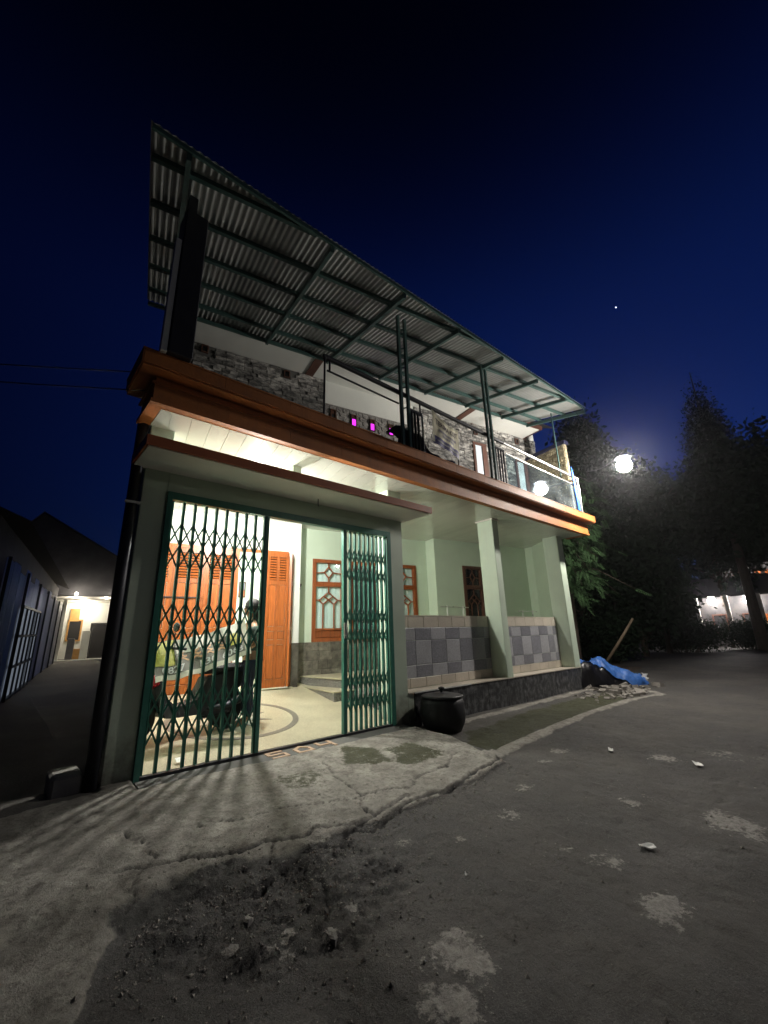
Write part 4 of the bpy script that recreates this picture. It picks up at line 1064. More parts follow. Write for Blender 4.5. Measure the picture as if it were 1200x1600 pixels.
# ================================================================== things in the carport
# scooter, facing left along the gate
def scooter():
    s = thing('motor_scooter', 'dark motor scooter with red tail panel parked behind the stretched gate leaf', 'scooter', (.66, .98, .118), rad(10))
    s.scale = (.92, .92, .92)
    def wheel(x, nm):
        t = MB(); n = 28
        prof = [(.21, -.045), (.245, -.05), (.27, -.03), (.275, 0), (.27, .03), (.245, .05), (.21, .045)]
        t.lathe(prof, (x, 0, .275), n, 'Y'); w = t.build(nm, 'rubber', s, smooth=True)
        r = MB(); r.lathe([(.03, -.05), (.035, -.02), (.2, -.02), (.212, -.04), (.212, .04), (.2, .02), (.035, .02), (.03, .05)], (x, 0, .275), n, 'Y'); r.build('rim', 'steel_dark', w)
        return w
    wheel(-.62, 'front_wheel'); wheel(.60, 'rear_wheel')
    b = MB()
    def sec(x, z0, z1, w): return [(x, -w, z0), (x, w, z0), (x, w * .8, z1), (x, -w * .8, z1)]
    secs = [sec(-.12, .24, .36, .13), sec(.12, .24, .42, .15), sec(.25, .28, .68, .15), sec(.55, .42, .72, .14), sec(.85, .56, .78, .10), sec(.98, .66, .78, .05)]
    vs = sum(secs, []); fs = []
    for i in range(len(secs) - 1):
        for k_ in range(4): j = (k_ + 1) % 4; fs.append((i * 4 + k_, i * 4 + j, i * 4 + 4 + j, i * 4 + 4 + k_))
    fs += [(3, 2, 1, 0), tuple(range(len(vs) - 4, len(vs)))]
    b.add(vs, fs); body = b.build('body', 'black_plastic', s)
    b = MB(); secs = [sec(-.12, .24, .34, .13), sec(-.30, .26, .50, .19), sec(-.40, .40, .86, .20), sec(-.47, .66, 1.0, .14)]
    vs = sum(secs, []); fs = []
    for i in range(3):
        for k_ in range(4): j = (k_ + 1) % 4; fs.append((i * 4 + k_, i * 4 + j, i * 4 + 4 + j, i * 4 + 4 + k_))
    fs += [(3, 2, 1, 0), (12, 13, 14, 15)]; b.add(vs, fs); b.build('leg_shield', 'black_plastic', s)
    MB().cbox(-.52, -.36, -.17, .17, .60, .80, .05).build('front_panel', 'red', s)
    b = MB(); b.lathe([(.10, -.05), (.31, -.07), (.32, 0), (.31, .07), (.10, .05)], (-.62, 0, .275), 20, 'Y')
    fv = MB()
    for i in range(8):
        a0, a1 = rad(20 + i * 18), rad(38 + i * 18)
        q = [(-.62 - .30 * math.cos(a0), .275 + .30 * math.sin(a0)), (-.62 - .30 * math.cos(a1), .275 + .30 * math.sin(a1))]
        fv.add([(q[0][0], -.07, q[0][1]), (q[0][0], .07, q[0][1]), (q[1][0], .07, q[1][1]), (q[1][0], -.07, q[1][1])], [(0, 1, 2, 3)])
    fv.build('front_fender', 'black_plastic', s)
    st = MB(); st.cbox(.15, .92, -.13, .13, .72, .84, .05); st.build('seat', 'rubber', s)
    h = MB(); h.tube([(-.40, 0, .9), (-.34, 0, 1.06)], .03, 8); h.tube([(-.22, -.36, 1.06), (-.34, -.2, 1.08), (-.36, 0, 1.06), (-.34, .2, 1.08), (-.22, .36, 1.06)], .016, 8); h.build('handlebar', 'steel_dark', s)
    MB().cbox(-.50, -.30, -.12, .12, .98, 1.13, .04).build('headlight', 'chrome', s)
    for y in (-.28, .28):
        m_ = MB(); m_.tube([(-.33, y * .8, 1.08), (-.34, y, 1.26)], .007, 6); mi = m_.build('mirror', 'steel_dark', s)
        MB().ball((-.34, y * 1.05, 1.33), .075, 12, (.35, 1, .8)).build('mirror_head', 'black_plastic', mi, smooth=True)
    MB().cbox(.93, 1.02, -.08, .08, .68, .78, .02).build('tail_light', 'red', s)
    e = MB(); e.tube([(.25, -.17, .3), (.5, -.2, .3), (.85, -.2, .42)], [.02, .05, .055], 10); e.build('exhaust', 'steel_dark', s, smooth=True)
    g = MB(); g.tube([(.85, -.06, .62), (1.02, -.06, .38)], .02, 6); g.build('mudguard', 'black_plastic', s)
    e = MB(); e.cbox(.2, .62, -.14, -.06, .18, .36, .03); e.build('engine', 'steel_dark', s)
    return s
scooter()

# banner draped from the scooter to the standing person's hand
def text_verts(txt, size=1.0, bold=.0):
    cu = bpy.data.curves.new('t', 'FONT'); cu.body = txt; cu.size = size; cu.align_x = 'CENTER'; cu.resolution_u = 2; cu.offset = bold
    ob = bpy.data.objects.new('t', cu); COL.objects.link(ob)
    dg = bpy.context.evaluated_depsgraph_get(); dg.update()
    me = bpy.data.meshes.new_from_object(ob.evaluated_get(dg))
    v = [tuple(p.co) for p in me.vertices]; f = [tuple(p.vertices) for p in me.polygons]
    bpy.data.objects.remove(ob); bpy.data.curves.remove(cu); bpy.data.meshes.remove(me)
    return v, f
def fit_text(txt, s0, s1, t0, t1, fn, name, mat, parent, off=.004, bold=.01):
    v, f = text_verts(txt, 1.0, bold); P = np.array(v); lo, hi = P.min(0), P.max(0)
    vs = []
    for p in v:
        s = s0 + (s1 - s0) * (p[0] - lo[0]) / (hi[0] - lo[0]); t = t0 + (t1 - t0) * (p[1] - lo[1]) / (hi[1] - lo[1]); vs.append(fn(s, t, off))
    return MB().add(vs, f).build(name, mat, parent)
B0, B1 = Vector((.20, .60, .76)), Vector((1.27, .62, 1.02))
def ban(s, t, off=0):
    p = B0.lerp(B1, s) + Vector((0, .05 * math.sin(s * 3) + .25 * (t - .4) - off, off * .5)) 
    hgt = .42 - .03 * math.sin(math.pi * s)
    p.z += t * hgt - .05 * math.sin(math.pi * s) * (1 - .4 * t) + .008 * math.sin(s * 23 + t * 4)
    p.y += .012 * math.sin(s * 17 + t * 5)
    return p
bn = MB().surf(lambda s, t: ban(s, t), 40, 10).build('vinyl_banner', 'vinyl_dark', None, smooth=True)
tag(bn, 'printed vinyl banner with a phone number hanging between scooter and standing person', 'banner')
MB().surf(lambda s, t: ban(s, t * .13, .003), 40, 1).build('hem', 'banner_edge', bn)
MB().surf(lambda s, t: ban(.22 + s * .70, .76 + t * .24 - .16 * (1 - s) * (1 - t), .004), 30, 3).build('white_band', 'vinyl_white', bn)
MB().surf(lambda s, t: ban(.0 + s * .20, .36 + t * .62, .003), 8, 4).build('picture', 'ink_yellow', bn)
MB().surf(lambda s, t: ban(.80 + s * .12, .40 + t * .40, .0035), 8, 4).build('picture', 'ink_yellow', bn)
MB().surf(lambda s, t: ban(.945 + s * .055, .0 + t, .0045), 4, 8).build('hem', 'banner_edge', bn)
for s0, s1, mm in ((.25, .36, 'ink_orange'), (.40, .50, 'ink_orange'), (.54, .63, 'ink_orange'), (.67, .76, 'ink_orange')):
    w = s1 - s0
    q = MB()
    for k_ in range(3):
        a_ = .42 + k_ * .10
        q.surf(lambda s, t: ban(s0 + s * w * (.9 - .15 * k_), a_ + t * .05 + .03 * math.sin(s * 5 + k_), .0042), 6, 1)
    q.build('picture', mm, bn)
fit_text('0827', .07, .30, .16, .33, ban, 'lettering', 'ink_white', bn, .004, .02)
fit_text('130', .46, .64, .16, .33, ban, 'lettering', 'ink_white', bn, .004, .02)
fit_text('6063', .70, .92, .16, .33, ban, 'lettering', 'ink_white', bn, .004, .02)

# standing person holding the banner's end
def skin_mesh(name, nodes, edges, mat, parent, sub=2, root=0):
    me = bpy.data.meshes.new(name); me.from_pydata([n[0] for n in nodes], edges, []); me.update()
    o = put(name, me, parent); me.materials.append(M[mat])
    bm = bmesh.new(); bm.from_mesh(me); lay = bm.verts.layers.skin.verify(); bm.verts.ensure_lookup_table()
    for v, n in zip(bm.verts, nodes): v[lay].radius = n[1] if isinstance(n[1], tuple) else (n[1], n[1])
    bm.verts[root][lay].use_root = True
    bm.to_mesh(me); bm.free()
    sk = o.modifiers.new('skin', 'SKIN'); sk.use_smooth_shade = True
    sb = o.modifiers.new('sub', 'SUBSURF'); sb.levels = sub; sb.render_levels = sub
    return o
def person():
    s = thing('person', 'person in a grey green shirt and dark trousers standing behind the gate holding a banner', 'person', (1.47, .98, .118), rad(-10))
    # faces -x; x forward negative
    nodes = [((0, 0, .82), (.12, .10)), ((0, 0, .95), (.11, .09)), ((.01, 0, 1.10), (.13, .10)), ((0, 0, 1.24), (.13, .09)), ((-.01, 0, 1.31), (.05, .05)), ((-.02, 0, 1.37), (.05, .05)),
             ((-.03, 0, 1.45), (.085, .075)), ((-.03, 0, 1.53), (.08, .072)), ((-.115, 0, 1.445), (.018, .018)),
             ((.0, .17, 1.22), .05), ((-.02, .21, 1.0), .042), ((-.17, .15, .90), .034), ((-.24, .10, .93), (.035, .02)),
             ((.0, -.17, 1.22), .05), ((-.01, -.22, 1.0), .042), ((-.17, -.19, .93), .034), ((-.24, -.17, .98), (.035, .02)),
             ((0, .09, .74), .085), ((.02, .09, .43), .055), ((.06, .09, .08), .04), ((-.08, .10, .03), .035), ((-.13, .10, .025), .028),
             ((0, -.09, .74), .085), ((-.06, -.09, .43), .055), ((-.03, -.09, .08), .04), ((-.17, -.10, .03), .035), ((-.22, -.10, .025), .028)]
    edges = [(0, 1), (1, 2), (2, 3), (3, 4), (4, 5), (5, 6), (6, 7), (6, 8), (3, 9), (9, 10), (10, 11), (11, 12), (3, 13), (13, 14), (14, 15), (15, 16), (0, 17), (17, 18), (18, 19), (19, 20), (20, 21), (0, 22), (22, 23), (23, 24), (24, 25), (25, 26)]
    for hb in (12, 16):
        c = Vector(nodes[hb][0])
        for k_ in range(4):
            a0 = len(nodes); dz = .03 - .02 * k_
            nodes += [(tuple(c + Vector((-.05, 0, dz))), .009), (tuple(c + Vector((-.085 + .006 * k_, -.01, dz - .005))), .0085), (tuple(c + Vector((-.09 + .006 * k_, -.035, dz - .01))), .008)]
            edges += [(hb, a0), (a0, a0 + 1), (a0 + 1, a0 + 2)]
        a0 = len(nodes); nodes += [(tuple(c + Vector((-.01, -.03, .03))), .010), (tuple(c + Vector((-.045, -.045, .035))), .009)]; edges += [(hb, a0), (a0, a0 + 1)]
    body = skin_mesh('body', nodes, edges, 'skin', s)
    for y in (-.032, .032):
        MB().ball((-.108, y, 1.475), .011, 8).build('eye', 'hair', body, smooth=True); MB().ball((-.02, y * 2.5, 1.455), .02, 8, (1, .4, 1.5)).build('ear', 'skin', body, smooth=True)
    MB().ball((-.104, 0, 1.405), .02, 8, (.4, 1, .35)).build('mouth', 'terracotta', body, smooth=True)
    hr = MB(); hr.ball((.0, 0, 1.505), .112, 16, (1.0, .86, 1.02)); hr.ball((.045, 0, 1.40), .085, 12, (.8, .95, 1.35)); hr.ball((.055, 0, 1.29), .06, 12, (.7, 1.1, 1.5)); hr.build('hair', 'hair', s, smooth=True)
    skin_mesh('shirt', [((0, 0, .80), (.145, .125)), ((0, 0, .95), (.135, .11)), ((.01, 0, 1.10), (.15, .12)), ((0, 0, 1.25), (.135, .10)), ((0, .175, 1.225), .068), ((-.02, .215, 1.02), .062), ((0, -.175, 1.225), .068), ((-.012, -.225, 1.02), .062)],
              [(0, 1), (1, 2), (2, 3), (3, 4), (4, 5), (3, 6), (6, 7)], 'shirt', s)
    skin_mesh('trousers', [((0, 0, .83), (.135, .115)), ((0, .09, .72), .10), ((.02, .09, .43), .075), ((.06, .09, .10), .062), ((0, -.09, .72), .10), ((-.06, -.09, .43), .075), ((-.03, -.09, .10), .062)],
              [(0, 1), (1, 2), (2, 3), (0, 4), (4, 5), (5, 6)], 'trousers', s)
    return s
person()

pic = MB(TH); pic.box(2.0, 2.16, 5.87, 5.898, 2.18, 2.56); po = pic.build('wall_picture', 'wood_dark', None)
tag(po, 'small framed picture on the bright wall seen through the doors', 'picture')
MB(TH).box(2.02, 2.14, 5.866, 5.8695, 2.36, 2.53).build('print', 'ink_grey', po); MB(TH).box(2.02, 2.14, 5.866, 5.8695, 2.21, 2.355).build('print', 'terracotta', po)

# wall lamp bracket by the window
wl = thing('wall_hook', 'small dark coat hook on the wall between doors and window', 'hook', H(2.70, 3.535, 2.2))
MB().box(-.03, .03, -.03, 0, -.06, .06).build('plate', 'wood_dark', wl); MB().tube([(0, -.03, 0), (0, -.09, .0), (0, -.10, .05)], .01, 6).build('peg', 'steel_dark', wl)

# metal racks standing on the terrace behind the parapet
for (x, y, w, lab) in ((6.1, 1.35, .55, 'white metal drying rack on the terrace before the dark window'), (8.15, .75, .45, 'thin metal drying rack on the terrace by the end column')):
    t = thing('drying_rack', lab, 'rack', (x, y, .48), 0, 'drying racks on the terrace')
    for k_ in (0, w): MB().tube([(k_, 0, 0), (k_, 0, 1.30 if x < 7 else 1.2)], .014, 8).build('leg', 'white' if x < 7 else 'silver', t)
    MB().tube([(-.2, 0, 1.27 if x < 7 else 1.17), (w + .2, 0, 1.27 if x < 7 else 1.17)], .010, 8).build('rail', 'silver', t)
    MB().tube([(0, 0, .7), (w, 0, .7)], .010, 8).build('rail', 'silver', t)

# ================================================================== things on the balcony
BX0, BX1 = 3.40, 4.25
def bb(s, t, off=0):
    sag = .16 * math.sin(math.pi * s) * t
    x = BX0 + s * (BX1 - BX0); z = 4.60 - .58 * (1 - t) - sag * .55 - .03 * s
    y = RY - .045 - .16 * (1 - s) - .03 * math.sin(math.pi * s) - .007 * math.sin(s * 19 + (1 - t) * 5) * (1 - .4 * t) - off
    return Vector((x, y, z))
b2 = MB().surf(lambda s, t: bb(s, t), 40, 14).build('cloth_banner', 'banner_base', None, smooth=True)
tag(b2, 'tan rooms to let banner with navy foot tied to the balcony railing', 'banner')
MB().surf(lambda s, t: bb(s, t * .27, .003), 40, 3).build('navy_band', 'banner_navy', b2, smooth=True)
MB().surf(lambda s, t: bb(s, .93 + t * .07, .003), 40, 1).build('hem', 'banner_edge', b2)
MB().surf(lambda s, t: bb(s * .05, .05 + t * .95, .0045), 2, 8).build('hem', 'banner_edge', b2)
MB().surf(lambda s, t: bb(.955 + s * .045, .0 + t * .6, .0045), 2, 8).build('hem', 'banner_edge', b2)
fit_text('TERIMA KOST', .10, .93, .66, .84, bb, 'lettering', 'ink', b2, .005, .02)
for t0, s0, s1 in ((.48, .2, .8), (.36, .3, .7)):
    m = MB(); s = s0
    while s < s1:
        w = random.uniform(.02, .045); m.surf(lambda a_, b_: bb(s + a_ * w, t0 + b_ * .085, .005), 1, 1); s += w + .014
    m.build('print', 'ink_grey', b2)
m = MB(); s = .12
while s < .88:
    w = random.uniform(.012, .03); m.surf(lambda a_, b_: bb(s + a_ * w, .12 + b_ * .05, .0065), 1, 1); s += w + .01
m.build('print', 'ink_white', b2)
nb = MB()
def nbf(s, t): return Vector((2.86 + s * 1.31, -.60 - .05 * math.sin(t * 3.1) - .02 * math.sin(s * 21), 3.91 + t * (.34 - .26 * sstep(.4, .6, s)) + .015 * math.sin(s * 14)))
nb.surf(nbf, 40, 6); nb.surf(lambda s, t: nbf(s, 1) + Vector((0, .25 * t, -.02 * t)), 40, 2)
tag(nb.build('ground_sheet', 'navy', None, smooth=True), 'dark navy cloth heaped behind the balcony rail under the banner', 'cloth')
pn = MB(); pn.prism([(-.05, -.012), (.05, -.012), (.05, .012), (-.05, .012)], 0, .86); pn.add([(-.05, -.012, .86), (.05, -.012, .86), (.05, .012, .86), (-.05, .012, .86), (0, 0, 1.14)], [(0, 1, 4), (1, 2, 4), (2, 3, 4), (3, 0, 4)])
po = pn.build('blue_pennant', 'blue_paint', None); po.location = (8.74, RY - .05, 3.91); po.rotation_euler = (0, rad(-3), 0)
tag(po, 'narrow bright blue pointed board standing at the end of the glass railing', 'board')
MB().box(-.055, .055, -.016, .016, .70, .72).build('tie', 'steel_dark', po)

# ================================================================== street things
bn_ = thing('waste_bin', 'black pot shaped waste bin with a round lid in front of the plinth', 'bin', (3.80, -.36, -.13))
MB().lathe([(.20, 0), (.25, .01), (.305, .12), (.325, .24), (.31, .37), (.285, .44), (.27, .44), (.26, .40)], (0, 0, 0), 32).build('body', 'black_plastic', bn_, smooth=True)
ld = MB().lathe([(.30, .442), (.305, .46), (.27, .475), (.20, .47), (.12, .50), (.05, .505), (.0, .507)], (0, 0, 0), 32).build('lid', 'lid', bn_, smooth=True)
MB().lathe([(.02, .50), (.02, .53), (.045, .55), (.045, .57), (.01, .58)], (0, 0, 0), 16).build('knob', 'lid', ld, smooth=True)

blk = MB().cbox(-.62, -.40, .02, .40, -.16, .13, .02).build('kerb_block', 'concrete', None)
tag(blk, 'low concrete block at the alley corner beside the left column', 'block')

# tarpaulin over a low pile by the last column
tp = thing('tarpaulin_pile', 'crumpled blue and black tarpaulin lying over rubble beside the end column', 'tarpaulin', (9.95, -.1, -.12))
P0, P1 = Vector((9.22, .30, .62)), Vector((10.72, -.60, .05))
def tarp(s, t, lift=0, w=.62):
    c = P0.lerp(P1, s); d = (P1 - P0).normalized(); n = Vector((-d.y, d.x, 0)).normalized()
    a_ = (t - .5) * math.pi * .95
    rdg = .78 + .22 * math.sin(s * 9) * math.cos(t * 5)
    h = (.98 - .66 * s ** 1.1) * rdg + lift
    k_ = fbm(np.array(s * 7.0 + 3), np.array(t * 5.0), 4, 77) - .5
    f2 = vnoise(np.array(s * 17.0 + t * 6), np.array(t * 3.0), 5) - .5 + 2.6 * (abs(float(fbm(np.array(s * 13.0 - t * 4), np.array(t * 8.0), 4, 41)) - .5) - .1)
    p = Vector((c.x, c.y, -.13)) + n * (math.sin(a_) * (w * .5 + .10 * k_)) + Vector((0, 0, max(math.cos(a_) * h, .01) + .14 * k_ * math.cos(a_) + .07 * f2 * math.cos(a_)))
    return p
TI = Matrix.Translation(-tp.location)
MB(TI).surf(lambda s, t: tarp(s, t, -.03, .74), 90, 40).build('under_sheet', 'tarp_black', tp, smooth=True)
MB(TI).surf(lambda s, t: tarp(s, (1 - t) * (.22 + .10 * math.sin(s * 7) - .24 * float(sstep(.62, .8, s))) + t, .0, .80), 100, 40).build('blue_sheet', 'tarp', tp, smooth=True)
sk_ = MB()
def sackf(s, t):
    k_ = float(fbm(np.array(s * 5.0), np.array(t * 5.0), 3, 12)) - .5
    return (.60 + .16 * s + .05 * k_, -.66 - .10 * math.sin(math.pi * s) - .12 * k_, .02 + .26 * t * (1 - .3 * s) + .06 * k_)
sk_.surf(sackf, 14, 12).build('sack', 'paper', tp, smooth=True)
# rubble heap (stuff)
m = MB()
for i in range(260):
    x = rng.normal(9.2, .75); y = rng.normal(-.55, .35)
    if y > -.05 and x < 9.2: continue
    s = abs(rng.normal(0, .035)) + .012; z = -.15 + .12 * max(0, 1 - abs(x - 9.5) / 1.0) * max(0, (y + .9))
    T = Matrix.Translation((x, y, z + s * .3)) @ Matrix.Rotation(rng.uniform(0, 6), 4, 'Z') @ Matrix.Rotation(rng.uniform(-.6, .6), 4, 'X')
    mm = MB(T).box(-s, s, -s * rng.uniform(.4, 1), s * .7, -s * .4, s * .5); m.v_ = 0; m.add(mm.v, mm.f)
o = m.build('rubble', 'rubble', None); o['kind'] = 'stuff'; o['label'] = 'broken concrete rubble and bits beside the tarpaulin'; o['category'] = 'rubble'
# grit and crumbs on the broken edge and along the apron
def crumb(m, x, y, z, r, flat=.7):
    vs = [(r, 0, 0), (-r, 0, 0), (0, r, 0), (0, -r, 0), (0, 0, r * flat), (0, 0, -r * flat)]
    a = rng.uniform(0, 6.28); ca_, sa_ = math.cos(a), math.sin(a)
    vs = [(p[0] * k_ * ca_ - p[1] * k_ * sa_ + x, p[0] * k_ * sa_ + p[1] * k_ * ca_ + y, p[2] * k_ + z) for p, k_ in zip(vs, rng.uniform(.6, 1.4, 6))]
    m.add(vs, [(0, 2, 4), (2, 1, 4), (1, 3, 4), (3, 0, 4), (2, 0, 5), (1, 2, 5), (3, 1, 5), (0, 3, 5)])
m = MB(); edge_pts = [(3.09, -1.73), (2.46, -1.87), (1.54, -1.93), (.82, -1.95), (.3, -2.05), (-.3, -1.95), (-.6, -2.3)]
for i in range(2600):
    q = rng.uniform()
    if q < .45: x, y = rng.normal(.3, .38), rng.normal(-2.4, .32)
    elif q < .8:
        k_ = rng.integers(0, len(edge_pts) - 1); t = rng.uniform(); x = edge_pts[k_][0] * (1 - t) + edge_pts[k_ + 1][0] * t + rng.normal(0, .05); y = edge_pts[k_][1] * (1 - t) + edge_pts[k_ + 1][1] * t - abs(rng.normal(0, .12))
    else: x, y = rng.uniform(-.6, 6), rng.uniform(-4, -1.3)
    crumb(m, x, y, GH(x, y) + .002, min(abs(rng.normal(0, .0045)), .010) + .002)
o = m.build('gravel', 'rubble', None); o['kind'] = 'stuff'; o['label'] = 'loose grit and gravel scattered on the broken street edge'; o['category'] = 'gravel'
for x, y, r, lab in ((.11, -2.54, .055, 'pale concrete chunk lying left of the pair in the dark broken patch'), (.26, -2.69, .06, 'pale concrete chunk nearest the camera in the dark broken patch'), (-.12, -2.45, .045, 'flat concrete chunk at the left edge of the dark broken patch'), (.02, -2.32, .04, 'small concrete chunk close under the apron crack')):
    n = 9; rr = rng.uniform(.7, 1.2, n) * r; q = [(rr[k_] * math.cos(2 * math.pi * k_ / n), rr[k_] * .8 * math.sin(2 * math.pi * k_ / n)) for k_ in range(n)]
    m = MB(); vs = [(p[0], p[1], -.03) for p in q] + [(p[0] * .9, p[1] * .9, .002 + rng.normal(0, .003)) for p in q] + [(p[0] * .6, p[1] * .6, .007 + rng.normal(0, .003)) for p in q]
    m.add(vs, [(k_, (k_ + 1) % n, n + (k_ + 1) % n, n + k_) for k_ in range(n)] + [(n + k_, n + (k_ + 1) % n, 2 * n + (k_ + 1) % n, 2 * n + k_) for k_ in range(n)] + [tuple(range(2 * n, 3 * n))])
    o = m.build('concrete_chunk', 'concrete', None); o.location = (x, y, GH(x, y) - .006); o.rotation_euler = (rng.normal(0, .04), rng.normal(0, .08), rng.uniform(0, 6)); tag(o, lab, 'rubble', 'concrete chunks in the broken patch')

def litter(x, y, w, h, rz_, lab):
    m = MB(); z = GH(x, y) - .008
    m.surf(lambda s, t: ((s - .5) * w, (t - .5) * h, .022 + .006 * math.sin(s * 5 + t * 3) + .004 * math.cos(t * 7)), 6, 5)
    o = m.build('paper_scrap', 'paper', None); o.location = (x, y, z); o.rotation_euler = (0, 0, rz_); tag(o, lab, 'litter', 'paper scraps on the street')
litter(2.18, -3.44, .09, .05, 2.2, 'nearest white paper scrap lying on the dark asphalt')
litter(4.38, -3.22, .16, .06, .5, 'long white paper scrap lying far out on the asphalt at right')
litter(4.33, -2.40, .15, .05, .4, 'thin paper scrap on the asphalt between bin and road centre')
litter(1.09, -2.84, .03, .02, .4, 'tiny paper scrap on the asphalt below the long crack')
o = MB().surf(lambda s, t: ((s - .5) * .08, (t - .5) * .06, .02 + .03 * t), 4, 3).build('paper_scrap', 'paper', None); o.location = (.42, .16, .02); tag(o, 'white paper scrap on the terrazzo just behind the gate', 'litter', 'paper scraps on the street')

# ================================================================== trees
def leaf_cloud(n, centers, radii, size, droop=.0, seed=0, flat=.5, shell=.5):
    r = np.random.default_rng(seed)
    centers = np.array(centers, float); radii = np.array(radii, float)
    if radii.ndim == 1: radii = np.stack([radii] * 3, 1)
    k = r.choice(len(centers), n, p=(radii.prod(1) ** .67) / (radii.prod(1) ** .67).sum())
    d = r.normal(size=(n, 3)); d /= np.linalg.norm(d, axis=1, keepdims=True)
    rr = r.uniform(0, 1, n) ** (1 / 3) * (1 - shell) + shell * r.uniform(.75, 1.08, n)
    p = centers[k] + d * radii[k] * rr[:, None]
    # clumps: pull leaves towards random twig points
    tw = r.integers(0, max(n // 14, 1), n); tp = np.zeros((max(n // 14, 1), 3)); tp[tw] = p
    p = p * .35 + tp[tw] * .65 + r.normal(size=(n, 3)) * size * .9
    a = r.normal(size=(n, 3)); a[:, 2] -= droop; a /= np.linalg.norm(a, axis=1, keepdims=True)
    b = np.cross(a, r.normal(size=(n, 3))); b /= np.linalg.norm(b, axis=1, keepdims=True)
    s = size * r.uniform(.6, 1.3, n)[:, None]
    q = np.stack([p, p + a * s * .5 + b * s * .28, p + a * s * 1.1, p + a * s * .5 - b * s * .28], 1).reshape(-1, 3)
    return q
def leaf_mesh(name, q, mat, parent):
    me = bpy.data.meshes.new(name); nq = len(q) // 4
    me.vertices.add(len(q)); me.vertices.foreach_set('co', q.ravel())
    me.loops.add(nq * 4); me.loops.foreach_set('vertex_index', np.arange(nq * 4, dtype=np.int32))
    me.polygons.add(nq); me.polygons.foreach_set('loop_start', np.arange(0, nq * 4, 4, dtype=np.int32)); me.polygons.foreach_set('loop_total', np.full(nq, 4, np.int32))
    me.update(calc_edges=True); me.materials.append(M[mat]); return put(name, me, parent)
def tree(base, h, spread, n, size, mat, label, seed, crown_lo=.35, nblob=14, cat='tree', name='tree', trunk=.16, group=None):
    r = np.random.default_rng(seed); t = thing(name, label, cat, base, 0, group)
    tr = MB(); pts = [(0, 0, -.3)]; x = y = 0
    for i in range(1, 7): x += r.normal(0, .10); y += r.normal(0, .10); pts.append((x, y, h * .8 * i / 6))
    tr.tube(pts, [trunk * (1 - .13 * i) for i in range(7)], 9)
    cs, rs = [], []
    for i in range(nblob):
        z = h * (crown_lo + (1 - crown_lo) * r.uniform(.05, .95)); f = math.sin(math.pi * min(max((z / h - crown_lo) / (1 - crown_lo), .08), .95)) ** .6
        an = r.uniform(0, 6.283); q = r.uniform(.2, .8) * spread * f
        c = (math.cos(an) * q, math.sin(an) * q, z); cs.append(c); rs.append(spread * r.uniform(.22, .42) * (.6 + .4 * f))
        zb = max(z - spread * .5, h * crown_lo * .7); k_ = min(zb / (h * .8), 1); tr.tube([(x * k_, y * k_, zb), ((x * k_ + c[0]) / 2, (y * k_ + c[1]) / 2, (zb + z) / 2 + .1), c], [trunk * .4, trunk * .25, .015], 6)
    tr.build('trunk', 'bark', t, smooth=True)
    leaf_mesh('crown', leaf_cloud(n, cs, rs, size, .3, seed), mat, t)
    return t
# near tree with drooping feathery fronds beside the house end
def frond_tree():
    t = thing('feathery_tree', 'feathery tree drooping its lit fronds beside the end of the orange cornice', 'tree', (12.6, 1.7, -.15))
    r = np.random.default_rng(5); tr = MB()
    pts = [(0, 0, -.3), (.1, 0, 1.2), (.0, -.1, 2.6), (.2, .0, 4.2), (.3, .1, 6.5)]; tr.tube(pts, [.16, .14, .12, .10, .04], 9)
    fr = []
    for i in range(230):
        k_ = r.uniform(.35, 1.0); o = Vector((.2 * k_, 0, 1.0 + 5.4 * k_)); an = r.uniform(0, 6.283)
        ln = r.uniform(.8, 2.1) * (1.15 - .5 * k_)
        if r.uniform() < .45: an = r.normal(math.pi + .9, .7)
        tip = o + Vector((math.cos(an) * ln, math.sin(an) * ln, r.uniform(-1.1, .6)))
        mid = o.lerp(tip, .5) + Vector((0, 0, .35))
        if i % 3 == 0: tr.tube([o, mid, tip], [.03, .018, .006], 5)
        for f in range(5):
            s = o.lerp(mid, .4).lerp(mid.lerp(tip, 1), f / 4.0) if f < 4 else tip
            fd_ = Vector((math.cos(an) + r.normal(0, .6), math.sin(an) + r.normal(0, .6), -.5 - r.uniform(0, .9))).normalized()
            L_ = r.uniform(.3, .55)
            side = fd_.cross(Vector((r.normal(0, .3), r.normal(0, .3), 1))).normalized()
            for k2 in range(9):
                b0 = s + fd_ * L_ * (k2 + .5) / 9
                for sg in (-1, 1):
                    a_ = (side * sg + fd_ * .5 + Vector((0, 0, -.15))).normalized() * .11 * (1.1 - .06 * k2); w = fd_ * .016
                    fr += [b0, b0 + a_ * .5 + w, b0 + a_, b0 + a_ * .5 - w]
    tr.build('trunk', 'bark', t, smooth=True)
    leaf_mesh('crown', np.array([tuple(p) for p in fr]), 'leaf', t)
frond_tree()
tree((24.0, 4.3, -.2), 15.5, 3.3, 16000, .30, 'leaf_dark', 'tall ragged tree rising behind the street lamp against the sky', 21, .3, 18)
tree((26.2, 2.9, -.2), 11.5, 3.8, 15000, .30, 'leaf_dark', 'broad dark tree just right of the street lamp', 22, .40, 18)
tree((28.5, -2.2, -.2), 11.6, 4.4, 18000, .33, 'leaf_dark', 'dark spreading tree overhanging the road at the right edge', 23, .42, 20)
tree((22.5, 5.6, -.2), 10.5, 3.4, 14000, .3, 'leaf_dark', 'dark bushy tree behind the feathery tree', 24, .1, 18)
tree((31, 5.2, -.2), 14.0, 4.2, 14000, .34, 'leaf_dark', 'dense dark tree between the tall ragged tree and the conifer', 25, .1, 18)
